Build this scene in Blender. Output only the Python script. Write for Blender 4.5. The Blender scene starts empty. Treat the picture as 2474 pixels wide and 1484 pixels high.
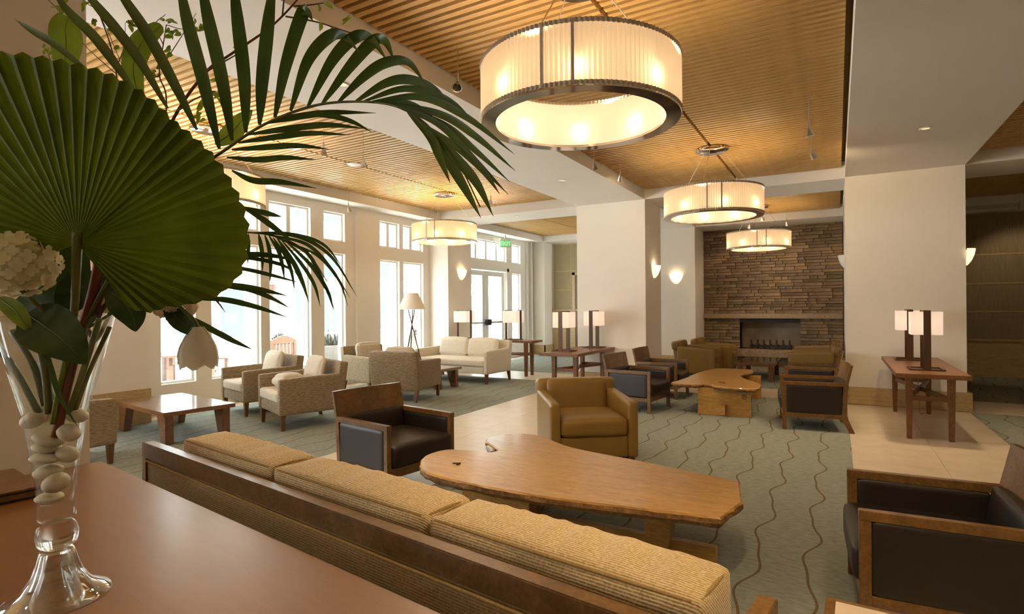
import bpy, bmesh, math, random
from mathutils import Vector, Matrix
random.seed(7)
S = bpy.context.scene
COL = S.collection
PI = math.pi
R = math.radians

# ---------------------------------------------------------------- camera
FPX, YAW, ROLL, CAMH = 1366.4, R(-29.9), R(-0.49), 1.55
_fw = Vector((math.sin(YAW), math.cos(YAW), 0))
_rt = Vector((math.cos(YAW), -math.sin(YAW), 0))
_up = Vector((0, 0, 1))
_r2 = _rt * math.cos(ROLL) + _up * math.sin(ROLL)
_u2 = _up * math.cos(ROLL) - _rt * math.sin(ROLL)
CAM = Vector((0, 0, CAMH))
cd = bpy.data.cameras.new('camera')
cd.sensor_width = 36.0
cd.sensor_fit = 'HORIZONTAL'
cd.lens = FPX / 2474 * 36.0
cd.clip_start = 0.02
cam = bpy.data.objects.new('camera', cd)
COL.objects.link(cam)
cam.matrix_world = Matrix(((_r2.x, _u2.x, -_fw.x, 0), (_r2.y, _u2.y, -_fw.y, 0), (_r2.z, _u2.z, -_fw.z, CAMH), (0, 0, 0, 1)))
S.camera = cam

def at(px, py, d):
    """world point seen at pixel (px,py) at axial depth d metres"""
    return CAM + (_fw * FPX + _r2 * (px - 1237) - _u2 * (py - 742)) * (d / FPX)

# ---------------------------------------------------------------- view, sky
S.view_settings.view_transform = 'Standard'
S.view_settings.look = 'None'
S.view_settings.exposure = 0.82
S.view_settings.gamma = 1.0
S.view_settings.use_curve_mapping = False
SKY = 7.0
S.cycles.max_bounces = 8; S.cycles.diffuse_bounces = 4; S.cycles.glossy_bounces = 3; S.cycles.transmission_bounces = 6; S.cycles.transparent_max_bounces = 12
S.cycles.sample_clamp_indirect = 6.0
w = bpy.data.worlds.new('sky'); S.world = w; w.use_nodes = True
bg = w.node_tree.nodes['Background']
bg.inputs[0].default_value = (0.86, 0.94, 1.0, 1); bg.inputs[1].default_value = SKY

sun = bpy.data.lights.new('sun', 'SUN'); sun.energy = 55.0; sun.color = (0.97, 0.98, 1.0); sun.angle = R(1)
so_ = bpy.data.objects.new('sun', sun); COL.objects.link(so_)
so_.rotation_euler = Vector((-.32, -.03, -.95)).to_track_quat('-Z', 'Y').to_euler()   # high behind the building: only the courtyard is in the sun

WARM = (1.0, 0.76, 0.48)
K_PEND, K_SPOT, K_SCONCE, K_LAMP, K_UP, K_DOWN = 0.036, 5.6, 0.22, 0.18, 0.11, 0.30

# ---------------------------------------------------------------- materials
def nodes(name):
    m = bpy.data.materials.new(name); m.use_nodes = True
    nt = m.node_tree; b = nt.nodes['Principled BSDF']
    return m, nt, b
def N(nt, t, **kw):
    n = nt.nodes.new(t)
    for k, v in kw.items():
        if k.startswith('i_'):
            n.inputs[k[2:].replace('_', ' ')].default_value = v
        else:
            setattr(n, k, v)
    return n
def ramp(nt, stops):
    n = nt.nodes.new('ShaderNodeValToRGB')
    e = n.color_ramp.elements
    while len(e) < len(stops): e.new(0.5)
    for i, (p, c) in enumerate(stops):
        e[i].position = p; e[i].color = (*c, 1)
    return n
def coords(nt, scale=(1, 1, 1), kind='Object', rot=(0, 0, 0)):
    t = nt.nodes.new('ShaderNodeTexCoord'); mp = nt.nodes.new('ShaderNodeMapping')
    mp.inputs['Scale'].default_value = scale; mp.inputs['Rotation'].default_value = rot
    nt.links.new(t.outputs[kind], mp.inputs['Vector'])
    return mp.outputs['Vector']
def plain(name, col, rough=0.6, metal=0.0, var=0.06, scale=3.0, bump=0.0, bscale=60, coat=0.0):
    m, nt, b = nodes(name)
    v = coords(nt)
    n = N(nt, 'ShaderNodeTexNoise', i_Scale=scale, i_Detail=3.0); nt.links.new(v, n.inputs['Vector'])
    lo = tuple(max(0, c * (1 - var)) for c in col); hi = tuple(min(1, c * (1 + var)) for c in col)
    r = ramp(nt, [(0.3, lo), (0.7, hi)]); nt.links.new(n.outputs[0], r.inputs[0])
    nt.links.new(r.outputs[0], b.inputs['Base Color'])
    b.inputs['Roughness'].default_value = rough; b.inputs['Metallic'].default_value = metal
    b.inputs['Coat Weight'].default_value = coat
    if bump:
        n2 = N(nt, 'ShaderNodeTexNoise', i_Scale=float(bscale), i_Detail=2.0); nt.links.new(v, n2.inputs['Vector'])
        bp = N(nt, 'ShaderNodeBump', i_Strength=bump, i_Distance=0.01); nt.links.new(n2.outputs[0], bp.inputs['Height'])
        nt.links.new(bp.outputs[0], b.inputs['Normal'])
    return m
def wood(name, dark, light, rough=0.35, stretch=(1.0, 12, 12), scale=4.0, coat=0.0, rot=(0, 0, 0), fine=0.35, crough=0.12):
    m, nt, b = nodes(name)
    v = coords(nt, stretch, 'Object', rot)
    n = N(nt, 'ShaderNodeTexNoise', i_Scale=scale, i_Detail=6.0, i_Roughness=0.6, i_Distortion=0.6); nt.links.new(v, n.inputs['Vector'])
    r = ramp(nt, [(0.3, dark), (0.7, light)]); nt.links.new(n.outputs[0], r.inputs[0])
    v2 = coords(nt, tuple(s * 6 for s in stretch), 'Object', rot)
    n2 = N(nt, 'ShaderNodeTexNoise', i_Scale=scale, i_Detail=3.0); nt.links.new(v2, n2.inputs['Vector'])
    r2 = ramp(nt, [(0.3, (1 - fine,) * 3), (0.65, (1, 1, 1))]); nt.links.new(n2.outputs[0], r2.inputs[0])
    mx = N(nt, 'ShaderNodeMixRGB', blend_type='MULTIPLY'); mx.inputs[0].default_value = 1
    nt.links.new(r.outputs[0], mx.inputs[1]); nt.links.new(r2.outputs[0], mx.inputs[2])
    nt.links.new(mx.outputs[0], b.inputs['Base Color'])
    b.inputs['Roughness'].default_value = rough; b.inputs['Coat Weight'].default_value = coat
    b.inputs['Coat Roughness'].default_value = crough
    return m
def fabric(name, dark, light, stretch, scale=30.0, rough=0.9, bump=0.3):
    m, nt, b = nodes(name)
    v = coords(nt, stretch)
    n = N(nt, 'ShaderNodeTexNoise', i_Scale=scale, i_Detail=3.0, i_Roughness=0.6); nt.links.new(v, n.inputs['Vector'])
    r = ramp(nt, [(0.36, dark), (0.62, light)]); nt.links.new(n.outputs[0], r.inputs[0])
    nt.links.new(r.outputs[0], b.inputs['Base Color']); b.inputs['Roughness'].default_value = rough
    b.inputs['Sheen Weight'].default_value = 0.15
    bp = N(nt, 'ShaderNodeBump', i_Strength=bump, i_Distance=0.004); nt.links.new(n.outputs[0], bp.inputs['Height'])
    nt.links.new(bp.outputs[0], b.inputs['Normal'])
    return m
def ribbed(name, dark, light, freq=75.0):
    """ribs that run along local x on both upright and level faces"""
    m, nt, b = nodes(name)
    t = nt.nodes.new('ShaderNodeTexCoord')
    sp = nt.nodes.new('ShaderNodeSeparateXYZ'); nt.links.new(t.outputs['Object'], sp.inputs[0])
    ad = N(nt, 'ShaderNodeMath', operation='ADD'); nt.links.new(sp.outputs['Y'], ad.inputs[0]); nt.links.new(sp.outputs['Z'], ad.inputs[1])
    nz = N(nt, 'ShaderNodeTexNoise', i_Scale=9.0, i_Detail=4.0); nt.links.new(t.outputs['Object'], nz.inputs['Vector'])
    ma = N(nt, 'ShaderNodeMath', operation='MULTIPLY_ADD'); nt.links.new(nz.outputs[0], ma.inputs[0]); ma.inputs[1].default_value = 0.006; nt.links.new(ad.outputs[0], ma.inputs[2])
    mu = N(nt, 'ShaderNodeMath', operation='MULTIPLY'); nt.links.new(ma.outputs[0], mu.inputs[0]); mu.inputs[1].default_value = freq * 2 * PI
    sn = N(nt, 'ShaderNodeMath', operation='SINE'); nt.links.new(mu.outputs[0], sn.inputs[0])
    mp = N(nt, 'ShaderNodeMapping'); mp.inputs['Scale'].default_value = (40, 40, 40); nt.links.new(t.outputs['Object'], mp.inputs['Vector'])
    n2 = N(nt, 'ShaderNodeTexNoise', i_Scale=3.0, i_Detail=3.0); nt.links.new(mp.outputs[0], n2.inputs['Vector'])
    mm = N(nt, 'ShaderNodeMath', operation='MULTIPLY_ADD'); nt.links.new(sn.outputs[0], mm.inputs[0]); mm.inputs[1].default_value = 0.22; nt.links.new(n2.outputs[0], mm.inputs[2])
    r = ramp(nt, [(0.32, dark), (0.62, light)]); nt.links.new(mm.outputs[0], r.inputs[0])
    nt.links.new(r.outputs[0], b.inputs['Base Color']); b.inputs['Roughness'].default_value = 0.95
    b.inputs['Sheen Weight'].default_value = 0.25
    bp = N(nt, 'ShaderNodeBump', i_Strength=0.5, i_Distance=0.004); nt.links.new(mm.outputs[0], bp.inputs['Height'])
    nt.links.new(bp.outputs[0], b.inputs['Normal'])
    return m
def carpet_mat(name):
    m, nt, b = nodes(name)
    t = nt.nodes.new('ShaderNodeTexCoord')
    sp = nt.nodes.new('ShaderNodeSeparateXYZ'); nt.links.new(t.outputs['Object'], sp.inputs[0])
    def M(op, a, bb=None, c=None):
        n = N(nt, 'ShaderNodeMath', operation=op)
        for i, q in enumerate((a, bb, c)):
            if q is None: continue
            if isinstance(q, (int, float)): n.inputs[i].default_value = q
            else: nt.links.new(q, n.inputs[i])
        return n.outputs[0]
    s = 0.30
    xs = M('DIVIDE', sp.outputs['X'], s)
    idx = M('FLOOR', xs)
    ph = M('MULTIPLY', idx, 2.4)
    y1 = M('SINE', M('MULTIPLY_ADD', sp.outputs['Y'], 2 * PI / 0.92, ph))
    y2 = M('SINE', M('MULTIPLY_ADD', sp.outputs['Y'], 2 * PI / 0.47, M('MULTIPLY', ph, 1.7)))
    off = M('ADD', M('MULTIPLY', y1, 0.13), M('MULTIPLY', y2, 0.05))
    fr = M('SUBTRACT', M('FRACT', xs), M('ADD', off, 0.5))
    dist = M('MULTIPLY', M('ABSOLUTE', fr), s)
    line = M('LESS_THAN', dist, 0.0075)
    mp = N(nt, 'ShaderNodeMapping'); mp.inputs['Scale'].default_value = (14, 45, 10); nt.links.new(t.outputs['Object'], mp.inputs['Vector'])
    n1 = N(nt, 'ShaderNodeTexNoise', i_Scale=1.0, i_Detail=5.0, i_Roughness=0.7); nt.links.new(mp.outputs[0], n1.inputs['Vector'])
    r = ramp(nt, [(0.3, (0.19, 0.20, 0.165)), (0.7, (0.305, 0.32, 0.275))]); nt.links.new(n1.outputs[0], r.inputs[0])
    mx = N(nt, 'ShaderNodeMixRGB'); nt.links.new(line, mx.inputs[0]); nt.links.new(r.outputs[0], mx.inputs[1]); mx.inputs[2].default_value = (0.155, 0.11, 0.055, 1)
    nt.links.new(mx.outputs[0], b.inputs['Base Color']); b.inputs['Roughness'].default_value = 1.0
    b.inputs['Specular IOR Level'].default_value = 0.1
    n2 = N(nt, 'ShaderNodeTexNoise', i_Scale=180.0); nt.links.new(t.outputs['Object'], n2.inputs['Vector'])
    bp = N(nt, 'ShaderNodeBump', i_Strength=0.35, i_Distance=0.006); nt.links.new(n2.outputs[0], bp.inputs['Height'])
    nt.links.new(bp.outputs[0], b.inputs['Normal'])
    return m
def shade_mat(name, col, emit, trans=0.6, tint=WARM):
    """thin lit lamp cloth: lets the bulb through and glows"""
    m = bpy.data.materials.new(name); m.use_nodes = True
    nt = m.node_tree; nt.nodes.clear()
    o = nt.nodes.new('ShaderNodeOutputMaterial')
    d = N(nt, 'ShaderNodeBsdfDiffuse'); d.inputs[0].default_value = (*col, 1)
    tr = N(nt, 'ShaderNodeBsdfTranslucent'); tr.inputs[0].default_value = (*col, 1)
    mx = N(nt, 'ShaderNodeMixShader'); mx.inputs[0].default_value = trans
    nt.links.new(d.outputs[0], mx.inputs[1]); nt.links.new(tr.outputs[0], mx.inputs[2])
    v = coords(nt)
    n = N(nt, 'ShaderNodeTexNoise', i_Scale=60.0); nt.links.new(v, n.inputs['Vector'])
    r = ramp(nt, [(0.3, tuple(c * 0.9 for c in tint)), (0.7, tint)]); nt.links.new(n.outputs[0], r.inputs[0])
    e = N(nt, 'ShaderNodeEmission'); e.inputs[1].default_value = emit; nt.links.new(r.outputs[0], e.inputs[0])
    ad = N(nt, 'ShaderNodeAddShader'); nt.links.new(mx.outputs[0], ad.inputs[0]); nt.links.new(e.outputs[0], ad.inputs[1])
    nt.links.new(ad.outputs[0], o.inputs[0])
    return m
def glass_mat(name, tint=(0.95, 0.98, 0.97), refl=0.06):
    """thin window pane"""
    m = bpy.data.materials.new(name); m.use_nodes = True
    nt = m.node_tree; nt.nodes.clear()
    o = nt.nodes.new('ShaderNodeOutputMaterial')
    t = N(nt, 'ShaderNodeBsdfTransparent'); t.inputs[0].default_value = (*tint, 1)
    g = N(nt, 'ShaderNodeBsdfGlossy'); g.inputs['Roughness'].default_value = 0.02
    mx = N(nt, 'ShaderNodeMixShader'); mx.inputs[0].default_value = refl
    nt.links.new(t.outputs[0], mx.inputs[1]); nt.links.new(g.outputs[0], mx.inputs[2]); nt.links.new(mx.outputs[0], o.inputs[0])
    return m
def leafy(name, dark, light, scale=6.0, stretch=(1, 1, 1), rough=0.4, trans=0.25):
    m, nt, b = nodes(name)
    v = coords(nt, stretch)
    n = N(nt, 'ShaderNodeTexNoise', i_Scale=scale, i_Detail=4.0); nt.links.new(v, n.inputs['Vector'])
    r = ramp(nt, [(0.3, dark), (0.7, light)]); nt.links.new(n.outputs[0], r.inputs[0])
    nt.links.new(r.outputs[0], b.inputs['Base Color']); b.inputs['Roughness'].default_value = rough
    o = nt.nodes['Material Output']
    tr = N(nt, 'ShaderNodeBsdfTranslucent'); nt.links.new(r.outputs[0], tr.inputs[0])
    mx = N(nt, 'ShaderNodeMixShader'); mx.inputs[0].default_value = trans
    nt.links.new(b.outputs[0], mx.inputs[1]); nt.links.new(tr.outputs[0], mx.inputs[2]); nt.links.new(mx.outputs[0], o.inputs[0])
    return m

M = {}
M['paint'] = plain('cream_paint', (0.83, 0.775, 0.69), 0.75, var=0.02, scale=1.2)
M['white_trim'] = plain('white_trim_paint', (0.80, 0.78, 0.71), 0.45, var=0.02)
M['base_wood'] = wood('pale_maple', (0.52, 0.36, 0.16), (0.66, 0.47, 0.23), 0.4, (1, 1, 14), 3.0)
M['slat'] = wood('oak_slat', (0.58, 0.33, 0.09), (0.74, 0.47, 0.17), 0.5, (0.6, 14, 14), 3.0)
M['dark_void'] = plain('dark_void', (0.16, 0.085, 0.03), 0.9)
M['tile'] = plain('limestone_tile', (0.60, 0.49, 0.36), 0.32, var=0.07, scale=5.0)
M['grout'] = plain('pale_grout', (0.55, 0.47, 0.37), 0.8)
M['carpet'] = carpet_mat('woven_carpet')
M['stone'] = plain('ledge_stone', (0.21, 0.145, 0.088), 0.85, var=0.38, scale=6.0, bump=0.6, bscale=40)
M['stone2'] = plain('ledge_stone_rust', (0.28, 0.185, 0.105), 0.85, var=0.35, scale=7.0, bump=0.6, bscale=40)
M['stone3'] = plain('ledge_stone_dark', (0.15, 0.105, 0.068), 0.85, var=0.35, scale=7.0, bump=0.6, bscale=40)
M['mantel'] = plain('granite_mantel', (0.33, 0.245, 0.165), 0.7, var=0.25, scale=25.0, bump=0.3)
M['firebox'] = plain('firebox_lining', (0.36, 0.29, 0.21), 0.8, var=0.2)
M['iron'] = plain('black_iron', (0.02, 0.018, 0.016), 0.5)
M['walnut'] = wood('walnut_frame', (0.13, 0.058, 0.013), (0.24, 0.115, 0.028), 0.35, (3, 3, 3), 4.0, coat=0.2)
M['cherry'] = wood('cherry_table', (0.15, 0.050, 0.015), (0.25, 0.095, 0.030), 0.28, (1.5, 10, 10), 2.0, coat=1.0, crough=0.06)
M['console'] = wood('console_cherry', (0.16, 0.058, 0.016), (0.25, 0.10, 0.030), 0.4, (10, 1.5, 10), 2.0, coat=0.15, crough=0.3)
M['desk'] = wood('stained_table_top', (0.20, 0.078, 0.016), (0.23, 0.092, 0.020), 0.38, (1.2, 12, 12), 3.0, coat=0.5, fine=0.07, crough=0.23)
M['liveedge'] = wood('live_edge_oak', (0.41, 0.205, 0.042), (0.57, 0.31, 0.078), 0.3, (1.2, 8, 8), 2.5, coat=0.25)
M['bark'] = wood('raw_bark_edge', (0.13, 0.06, 0.02), (0.42, 0.22, 0.08), 0.7, (6, 6, 6), 4.0)
M['dleather'] = plain('espresso_leather', (0.016, 0.009, 0.006), 0.42, var=0.15, bump=0.12, bscale=220)
M['tleather'] = plain('olive_tan_leather', (0.25, 0.145, 0.032), 0.36, var=0.08, bump=0.1, bscale=220)
M['fabric_back'] = fabric('oatmeal_tweed', (0.17, 0.112, 0.055), (0.37, 0.275, 0.165), (2, 2, 22), 9.0)
M['fabric_seat'] = plain('pale_oatmeal_cloth', (0.58, 0.50, 0.38), 0.95, var=0.08, scale=30, bump=0.2, bscale=300)
M['fabric_cream'] = plain('cream_linen', (0.68, 0.60, 0.47), 0.95, var=0.05, scale=20, bump=0.2, bscale=300)
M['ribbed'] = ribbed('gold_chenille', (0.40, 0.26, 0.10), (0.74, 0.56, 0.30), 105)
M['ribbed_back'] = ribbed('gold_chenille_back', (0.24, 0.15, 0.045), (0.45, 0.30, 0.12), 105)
M['piping'] = plain('gold_piping', (0.36, 0.23, 0.075), 0.9, var=0.2, scale=120)
M['leg'] = wood('stained_leg', (0.13, 0.05, 0.016), (0.22, 0.09, 0.03), 0.35, (10, 10, 1.5), 3.0)
M['bronze'] = plain('dark_bronze', (0.10, 0.055, 0.028), 0.4, metal=0.5)
M['chrome'] = plain('polished_nickel', (0.62, 0.58, 0.52), 0.08, metal=1.0, var=0.03)
M['steel'] = plain('brushed_steel', (0.55, 0.50, 0.44), 0.35, metal=1.0, var=0.04)
M['meshtrim'] = plain('woven_metal_trim', (0.52, 0.46, 0.36), 0.5, var=0.2, scale=200)
M['shade_out'] = shade_mat('pleated_lamp_cloth', (0.80, 0.68, 0.50), 0.15, 0.6)
M['shade_in'] = shade_mat('frosted_diffuser', (0.85, 0.75, 0.62), 0.40, 0.6)
M['shade_box'] = shade_mat('linen_lamp_shade', (0.80, 0.72, 0.66), 0.20, 0.5, (1.0, 0.80, 0.66))
M['sconce'] = shade_mat('alabaster_bowl', (0.82, 0.76, 0.66), 0.45, 0.5)
M['lamp_white'] = plain('white_paper_shade', (0.82, 0.76, 0.68), 0.8, var=0.03)
M['sconce_off'] = plain('unlit_alabaster_bowl', (0.86, 0.82, 0.74), 0.5, var=0.03)
M['panelcloth'] = fabric('woven_wall_cloth', (0.24, 0.18, 0.10), (0.33, 0.26, 0.15), (16, 16, 0.6), 6.0, bump=0.1)
M['panelcloth_l'] = plain('plain_wall_cloth', (0.38, 0.31, 0.18), 0.9, var=0.05)
M['glass'] = glass_mat('window_glass')
M['black'] = plain('black_metal', (0.015, 0.015, 0.015), 0.4)
M['white_plastic'] = plain('white_plastic', (0.78, 0.76, 0.70), 0.5)

# ---------------------------------------------------------------- mesh builder
class MB:
    def __init__(s): s.v = []; s.f = []
    def add(s, vs, fs):
        o = len(s.v); s.v += [tuple(p) for p in vs]; s.f += [tuple(i + o for i in f) for f in fs]; return s
    def box(s, x0, x1, y0, y1, z0, z1, m=None):
        vs = [(x, y, z) for z in (z0, z1) for y in (y0, y1) for x in (x0, x1)]
        if m is not None: vs = [m @ Vector(p) for p in vs]
        return s.add(vs, [(0, 2, 3, 1), (4, 5, 7, 6), (0, 1, 5, 4), (2, 6, 7, 3), (0, 4, 6, 2), (1, 3, 7, 5)])
    def hexa(s, bot, top):
        """bot, top: four corners each, counter-clockwise from above"""
        return s.add(list(bot) + list(top), [(3, 2, 1, 0), (4, 5, 6, 7), (0, 1, 5, 4), (1, 2, 6, 5), (2, 3, 7, 6), (3, 0, 4, 7)])
    def prism(s, poly, a, b, axis='z'):
        """closed outline extruded from a to b along axis"""
        n = len(poly)
        def P(u, v, h): return {'z': (u, v, h), 'y': (u, h, v), 'x': (h, u, v)}[axis]
        vs = [P(u, v, a) for u, v in poly] + [P(u, v, b) for u, v in poly]
        fs = [tuple(range(n))[::-1], tuple(range(n, 2 * n))] + [(i, (i + 1) % n, n + (i + 1) % n, n + i) for i in range(n)]
        return s.add(vs, fs)
    def tube(s, pts, r, n=8, cap=True):
        pts = [Vector(p) for p in pts]; rr = r if isinstance(r, (list, tuple)) else [r] * len(pts)
        vs = []; prev = None
        for i, p in enumerate(pts):
            t = (pts[min(i + 1, len(pts) - 1)] - pts[max(i - 1, 0)]).normalized()
            if prev is None:
                a = t.orthogonal().normalized()
            else:
                a = (prev - t * prev.dot(t)).normalized()
            prev = a; b = t.cross(a)
            for k in range(n):
                q = 2 * PI * k / n
                vs.append(p + (a * math.cos(q) + b * math.sin(q)) * rr[i])
        fs = []
        for i in range(len(pts) - 1):
            for k in range(n):
                fs.append((i * n + k, i * n + (k + 1) % n, (i + 1) * n + (k + 1) % n, (i + 1) * n + k))
        if cap: fs += [tuple(range(n))[::-1], tuple(range((len(pts) - 1) * n, len(pts) * n))]
        return s.add(vs, fs)
    def lathe(s, prof, n=32, c=(0, 0, 0), a0=0.0, a1=2 * PI):
        full = abs(a1 - a0 - 2 * PI) < 1e-6; m = n if full else n + 1
        vs = [(c[0] + r * math.cos(a0 + (a1 - a0) * k / n), c[1] + r * math.sin(a0 + (a1 - a0) * k / n), c[2] + z) for r, z in prof for k in range(m)]
        fs = []
        for i in range(len(prof) - 1):
            for k in range(n):
                k2 = (k + 1) % m
                fs.append((i * m + k, i * m + k2, (i + 1) * m + k2, (i + 1) * m + k))
        return s.add(vs, fs)
    def cushion(s, x0, x1, y0, y1, z0, z1, r=0.04, puff=0.02, n=8, seam=0.0, m=None):
        """soft rounded block"""
        cx, cy, cz = (x0 + x1) / 2, (y0 + y1) / 2, (z0 + z1) / 2
        hx, hy, hz = (x1 - x0) / 2, (y1 - y0) / 2, (z1 - z0) / 2
        r = min(r, hx, hy, hz)
        idx = {}; vs = []; fs = []
        # parameter rows clustered at the edges
        ts = [-1, -0.93, -0.82] + [-0.82 + 1.64 * i / n for i in range(1, n)] + [0.82, 0.93, 1]
        K = len(ts)
        def key(p):
            q = (round(p[0], 5), round(p[1], 5), round(p[2], 5))
            if q in idx: return idx[q]
            X, Y, Z = q
            # edge bulge: map cube to rounded box
            P = Vector((X * hx, Y * hy, Z * hz)); I = Vector((max(-hx + r, min(hx - r, P.x)), max(-hy + r, min(hy - r, P.y)), max(-hz + r, min(hz - r, P.z))))
            d = P - I
            if d.length > 1e-9: P = I + d.normalized() * min(r, max(abs(d.x), abs(d.y), abs(d.z)))
            bx, by, bz = 1 - X * X, 1 - Y * Y, 1 - Z * Z
            P.z += puff * bx ** .5 * by ** .5 * Z; P.y += puff * .6 * bx ** .5 * bz ** .5 * Y; P.x += puff * .5 * by ** .5 * bz ** .5 * X
            P += Vector((cx, cy, cz))
            if m is not None: P = m @ P
            vs.append(P); idx[q] = len(vs) - 1; return idx[q]
        for ax in range(3):
            for sg in (-1, 1):
                for i in range(K - 1):
                    for j in range(K - 1):
                        q = []
                        for u, v in ((ts[i], ts[j]), (ts[i + 1], ts[j]), (ts[i + 1], ts[j + 1]), (ts[i], ts[j + 1])):
                            p = [0, 0, 0]; p[ax] = sg; p[(ax + 1) % 3] = u; p[(ax + 2) % 3] = v
                            q.append(key(p))
                        fs.append(tuple(q) if sg > 0 else tuple(q[::-1]))
        return s.add(vs, fs)
    def mesh(s, name, smooth=False, bevel=0.0, segs=2):
        me = bpy.data.meshes.new(name); me.from_pydata(s.v, [], s.f); me.validate()
        if bevel:
            bm = bmesh.new(); bm.from_mesh(me)
            bmesh.ops.remove_doubles(bm, verts=bm.verts, dist=1e-6)
            bmesh.ops.bevel(bm, geom=[e for e in bm.edges if len(e.link_faces) == 2 and e.calc_face_angle(0) > 0.5], offset=bevel, segments=segs, affect='EDGES', clamp_overlap=True)
            bm.to_mesh(me); bm.free()
        if smooth:
            for p in me.polygons: p.use_smooth = True
            if smooth == 'auto':
                try: me.set_sharp_from_angle(angle=R(40))
                except Exception: pass
        return me
    def build(s, name, mat, parent=None, smooth=False, bevel=0.0, segs=2):
        return put(name, s.mesh(name, smooth, bevel, segs), mat, parent)

def put(name, me, mat, parent=None, loc=None, rotz=None):
    o = bpy.data.objects.new(name, me)
    if mat is not None and len(me.materials) == 0: me.materials.append(M[mat] if isinstance(mat, str) else mat)
    COL.objects.link(o)
    if parent is not None: o.parent = parent
    if loc is not None: o.location = loc
    if rotz is not None: o.rotation_euler.z = rotz
    return o
def tag(o, label, cat, group=None):
    o['label'] = label; o['category'] = cat
    if group: o['group'] = group
    return o
def struct(o): o['kind'] = 'structure'; return o
def thing(name, label, cat, loc=(0, 0, 0), rotz=0.0, group=None):
    o = bpy.data.objects.new(name, None); COL.objects.link(o); o.empty_display_size = 0.1
    o.location = loc; o.rotation_euler = (0, 0, rotz)
    return tag(o, label, cat, group)
def empty_struct(name, loc=(0, 0, 0)):
    o = bpy.data.objects.new(name, None); COL.objects.link(o); o.location = loc; o['kind'] = 'structure'; return o
def dup(root, loc, rotz, label, group=None):
    r = root.copy(); COL.objects.link(r); r.location = loc; r.rotation_euler = (0, 0, rotz); r['label'] = label
    if group: r['group'] = group
    for ch in list(root.children):
        c = ch.copy(); COL.objects.link(c); c.parent = r
        for g in list(ch.children):
            d = g.copy(); COL.objects.link(d); d.parent = c
    return r
def point(name, loc, power, radius=0.03, col=WARM, parent=None):
    l = bpy.data.lights.new(name, 'POINT'); l.energy = power; l.color = col; l.shadow_soft_size = radius
    o = bpy.data.objects.new(name, l); COL.objects.link(o); o.location = loc
    if parent is not None: o.parent = parent
    return o
def spot(name, loc, target, power, angle=50, col=WARM, parent=None, radius=0.02, blend=0.6):
    l = bpy.data.lights.new(name, 'SPOT'); l.energy = power; l.color = col; l.spot_size = R(angle); l.spot_blend = blend; l.shadow_soft_size = radius
    o = bpy.data.objects.new(name, l); COL.objects.link(o); o.location = loc
    d = Vector(target) - Vector(loc); o.rotation_euler = d.to_track_quat('-Z', 'Y').to_euler()
    if parent is not None: o.parent = parent
    return o

# ================================================================ STRUCTURE
ZS, ZW = 3.53, 3.70          # beam soffits / slat undersides
ZSL, ZWL = 3.65, 3.83        # the bay along the windows is a little higher
ZT = 4.3
XL = -8.73                   # window wall
def sbox(name, mat, *b, bevel=0.0):
    return struct(MB().box(*b).build(name, mat, bevel=bevel))

# ---- floor: slab, limestone tiles, inset carpets
floor = sbox('floor', 'grout', -9.1, 8.1, -4.1, 17.3, -0.12, -0.008)
_tm = {}
def tiles(x0, x1, y0, y1, nx, ny):
    dx, dy = (x1 - x0) / nx, (y1 - y0) / ny
    k = (round(dx, 4), round(dy, 4))
    if k not in _tm:
        _tm[k] = MB().box(-dx / 2 + .0015, dx / 2 - .0015, -dy / 2 + .0015, dy / 2 - .0015, -0.01, 0).mesh('tile')
        _tm[k].materials.append(M['tile'])
    for i in range(nx):
        for j in range(ny):
            put('tile', _tm[k], None, floor, (x0 + dx * (i + .5), y0 + dy * (j + .5), 0))
tiles(-4.70, -3.08, -1.0, 14.6, 2, 20)
tiles(0.12, 1.62, 0.0, 10.2, 2, 14)
tiles(-3.08, 0.12, 10.30, 11.40, 4, 1)
tiles(1.62, 6.9, 10.16, 11.36, 7, 1)
tiles(-8.70, -4.70, 10.60, 11.90, 5, 1)
tiles(-8.70, -8.36, -1.0, 10.6, 1, 14)
def carpet(label, x0, x1, y0, y1):
    o = MB().box(x0, x1, y0, y1, -0.006, 0.0).build('carpet', 'carpet')
    tag(o, label, 'carpet', 'inset carpets')
carpet('grey-green carpet with wavy brown lines under the two live-edge tables', -3.08, 0.12, -1.0, 10.30)
carpet('carpet under the leather chairs beside the fireplace', -3.08, 0.12, 11.40, 15.28)
carpet('pale grey-green carpet under the oatmeal chairs along the windows', -8.36, -4.70, -1.0, 10.60)
carpet('small stretch of pale carpet beyond the console behind the cream sofa', -8.26, -4.70, 11.90, 17.1)
carpet('dim carpet to the right of the pillar with the two table lamps', 1.62, 6.9, -1.0, 10.16)
carpet('strip of carpet before the wood wainscot of the far right wall', 1.62, 6.9, 11.36, 15.30)

# ---- slab above, beams
sbox('ceiling', 'paint', -9.1, 8.1, -4.1, 17.4, ZT, ZT + .1)
sbox('ceiling_beam_middle', 'paint', -4.45, -3.08, -4, 16.5, ZS, ZT)
sbox('ceiling_beam_right', 'paint', 0.12, 1.60, -4, 16.45, ZS, ZT)
sbox('ceiling_crossbeam_main', 'paint', -3.08, 0.12, 10.33, 11.39, ZS, ZT)
sbox('ceiling_crossbeam_fireplace', 'paint', -3.08, 0.12, 14.66, 16.45, ZS, ZT)
sbox('ceiling_beam_window', 'paint', XL, -8.26, -4, 16.4, ZSL, ZT)
sbox('ceiling_crossbeam_window', 'paint', -8.26, -4.45, 10.95, 12.07, ZSL, ZT)
sbox('ceiling_crossbeam_back', 'paint', -8.73, -4.45, 16.4, 17.3, ZSL, ZT)
sbox('ceiling_crossbeam_right', 'paint', 1.60, 8.0, 10.24, 11.39, ZS, ZT)
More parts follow.
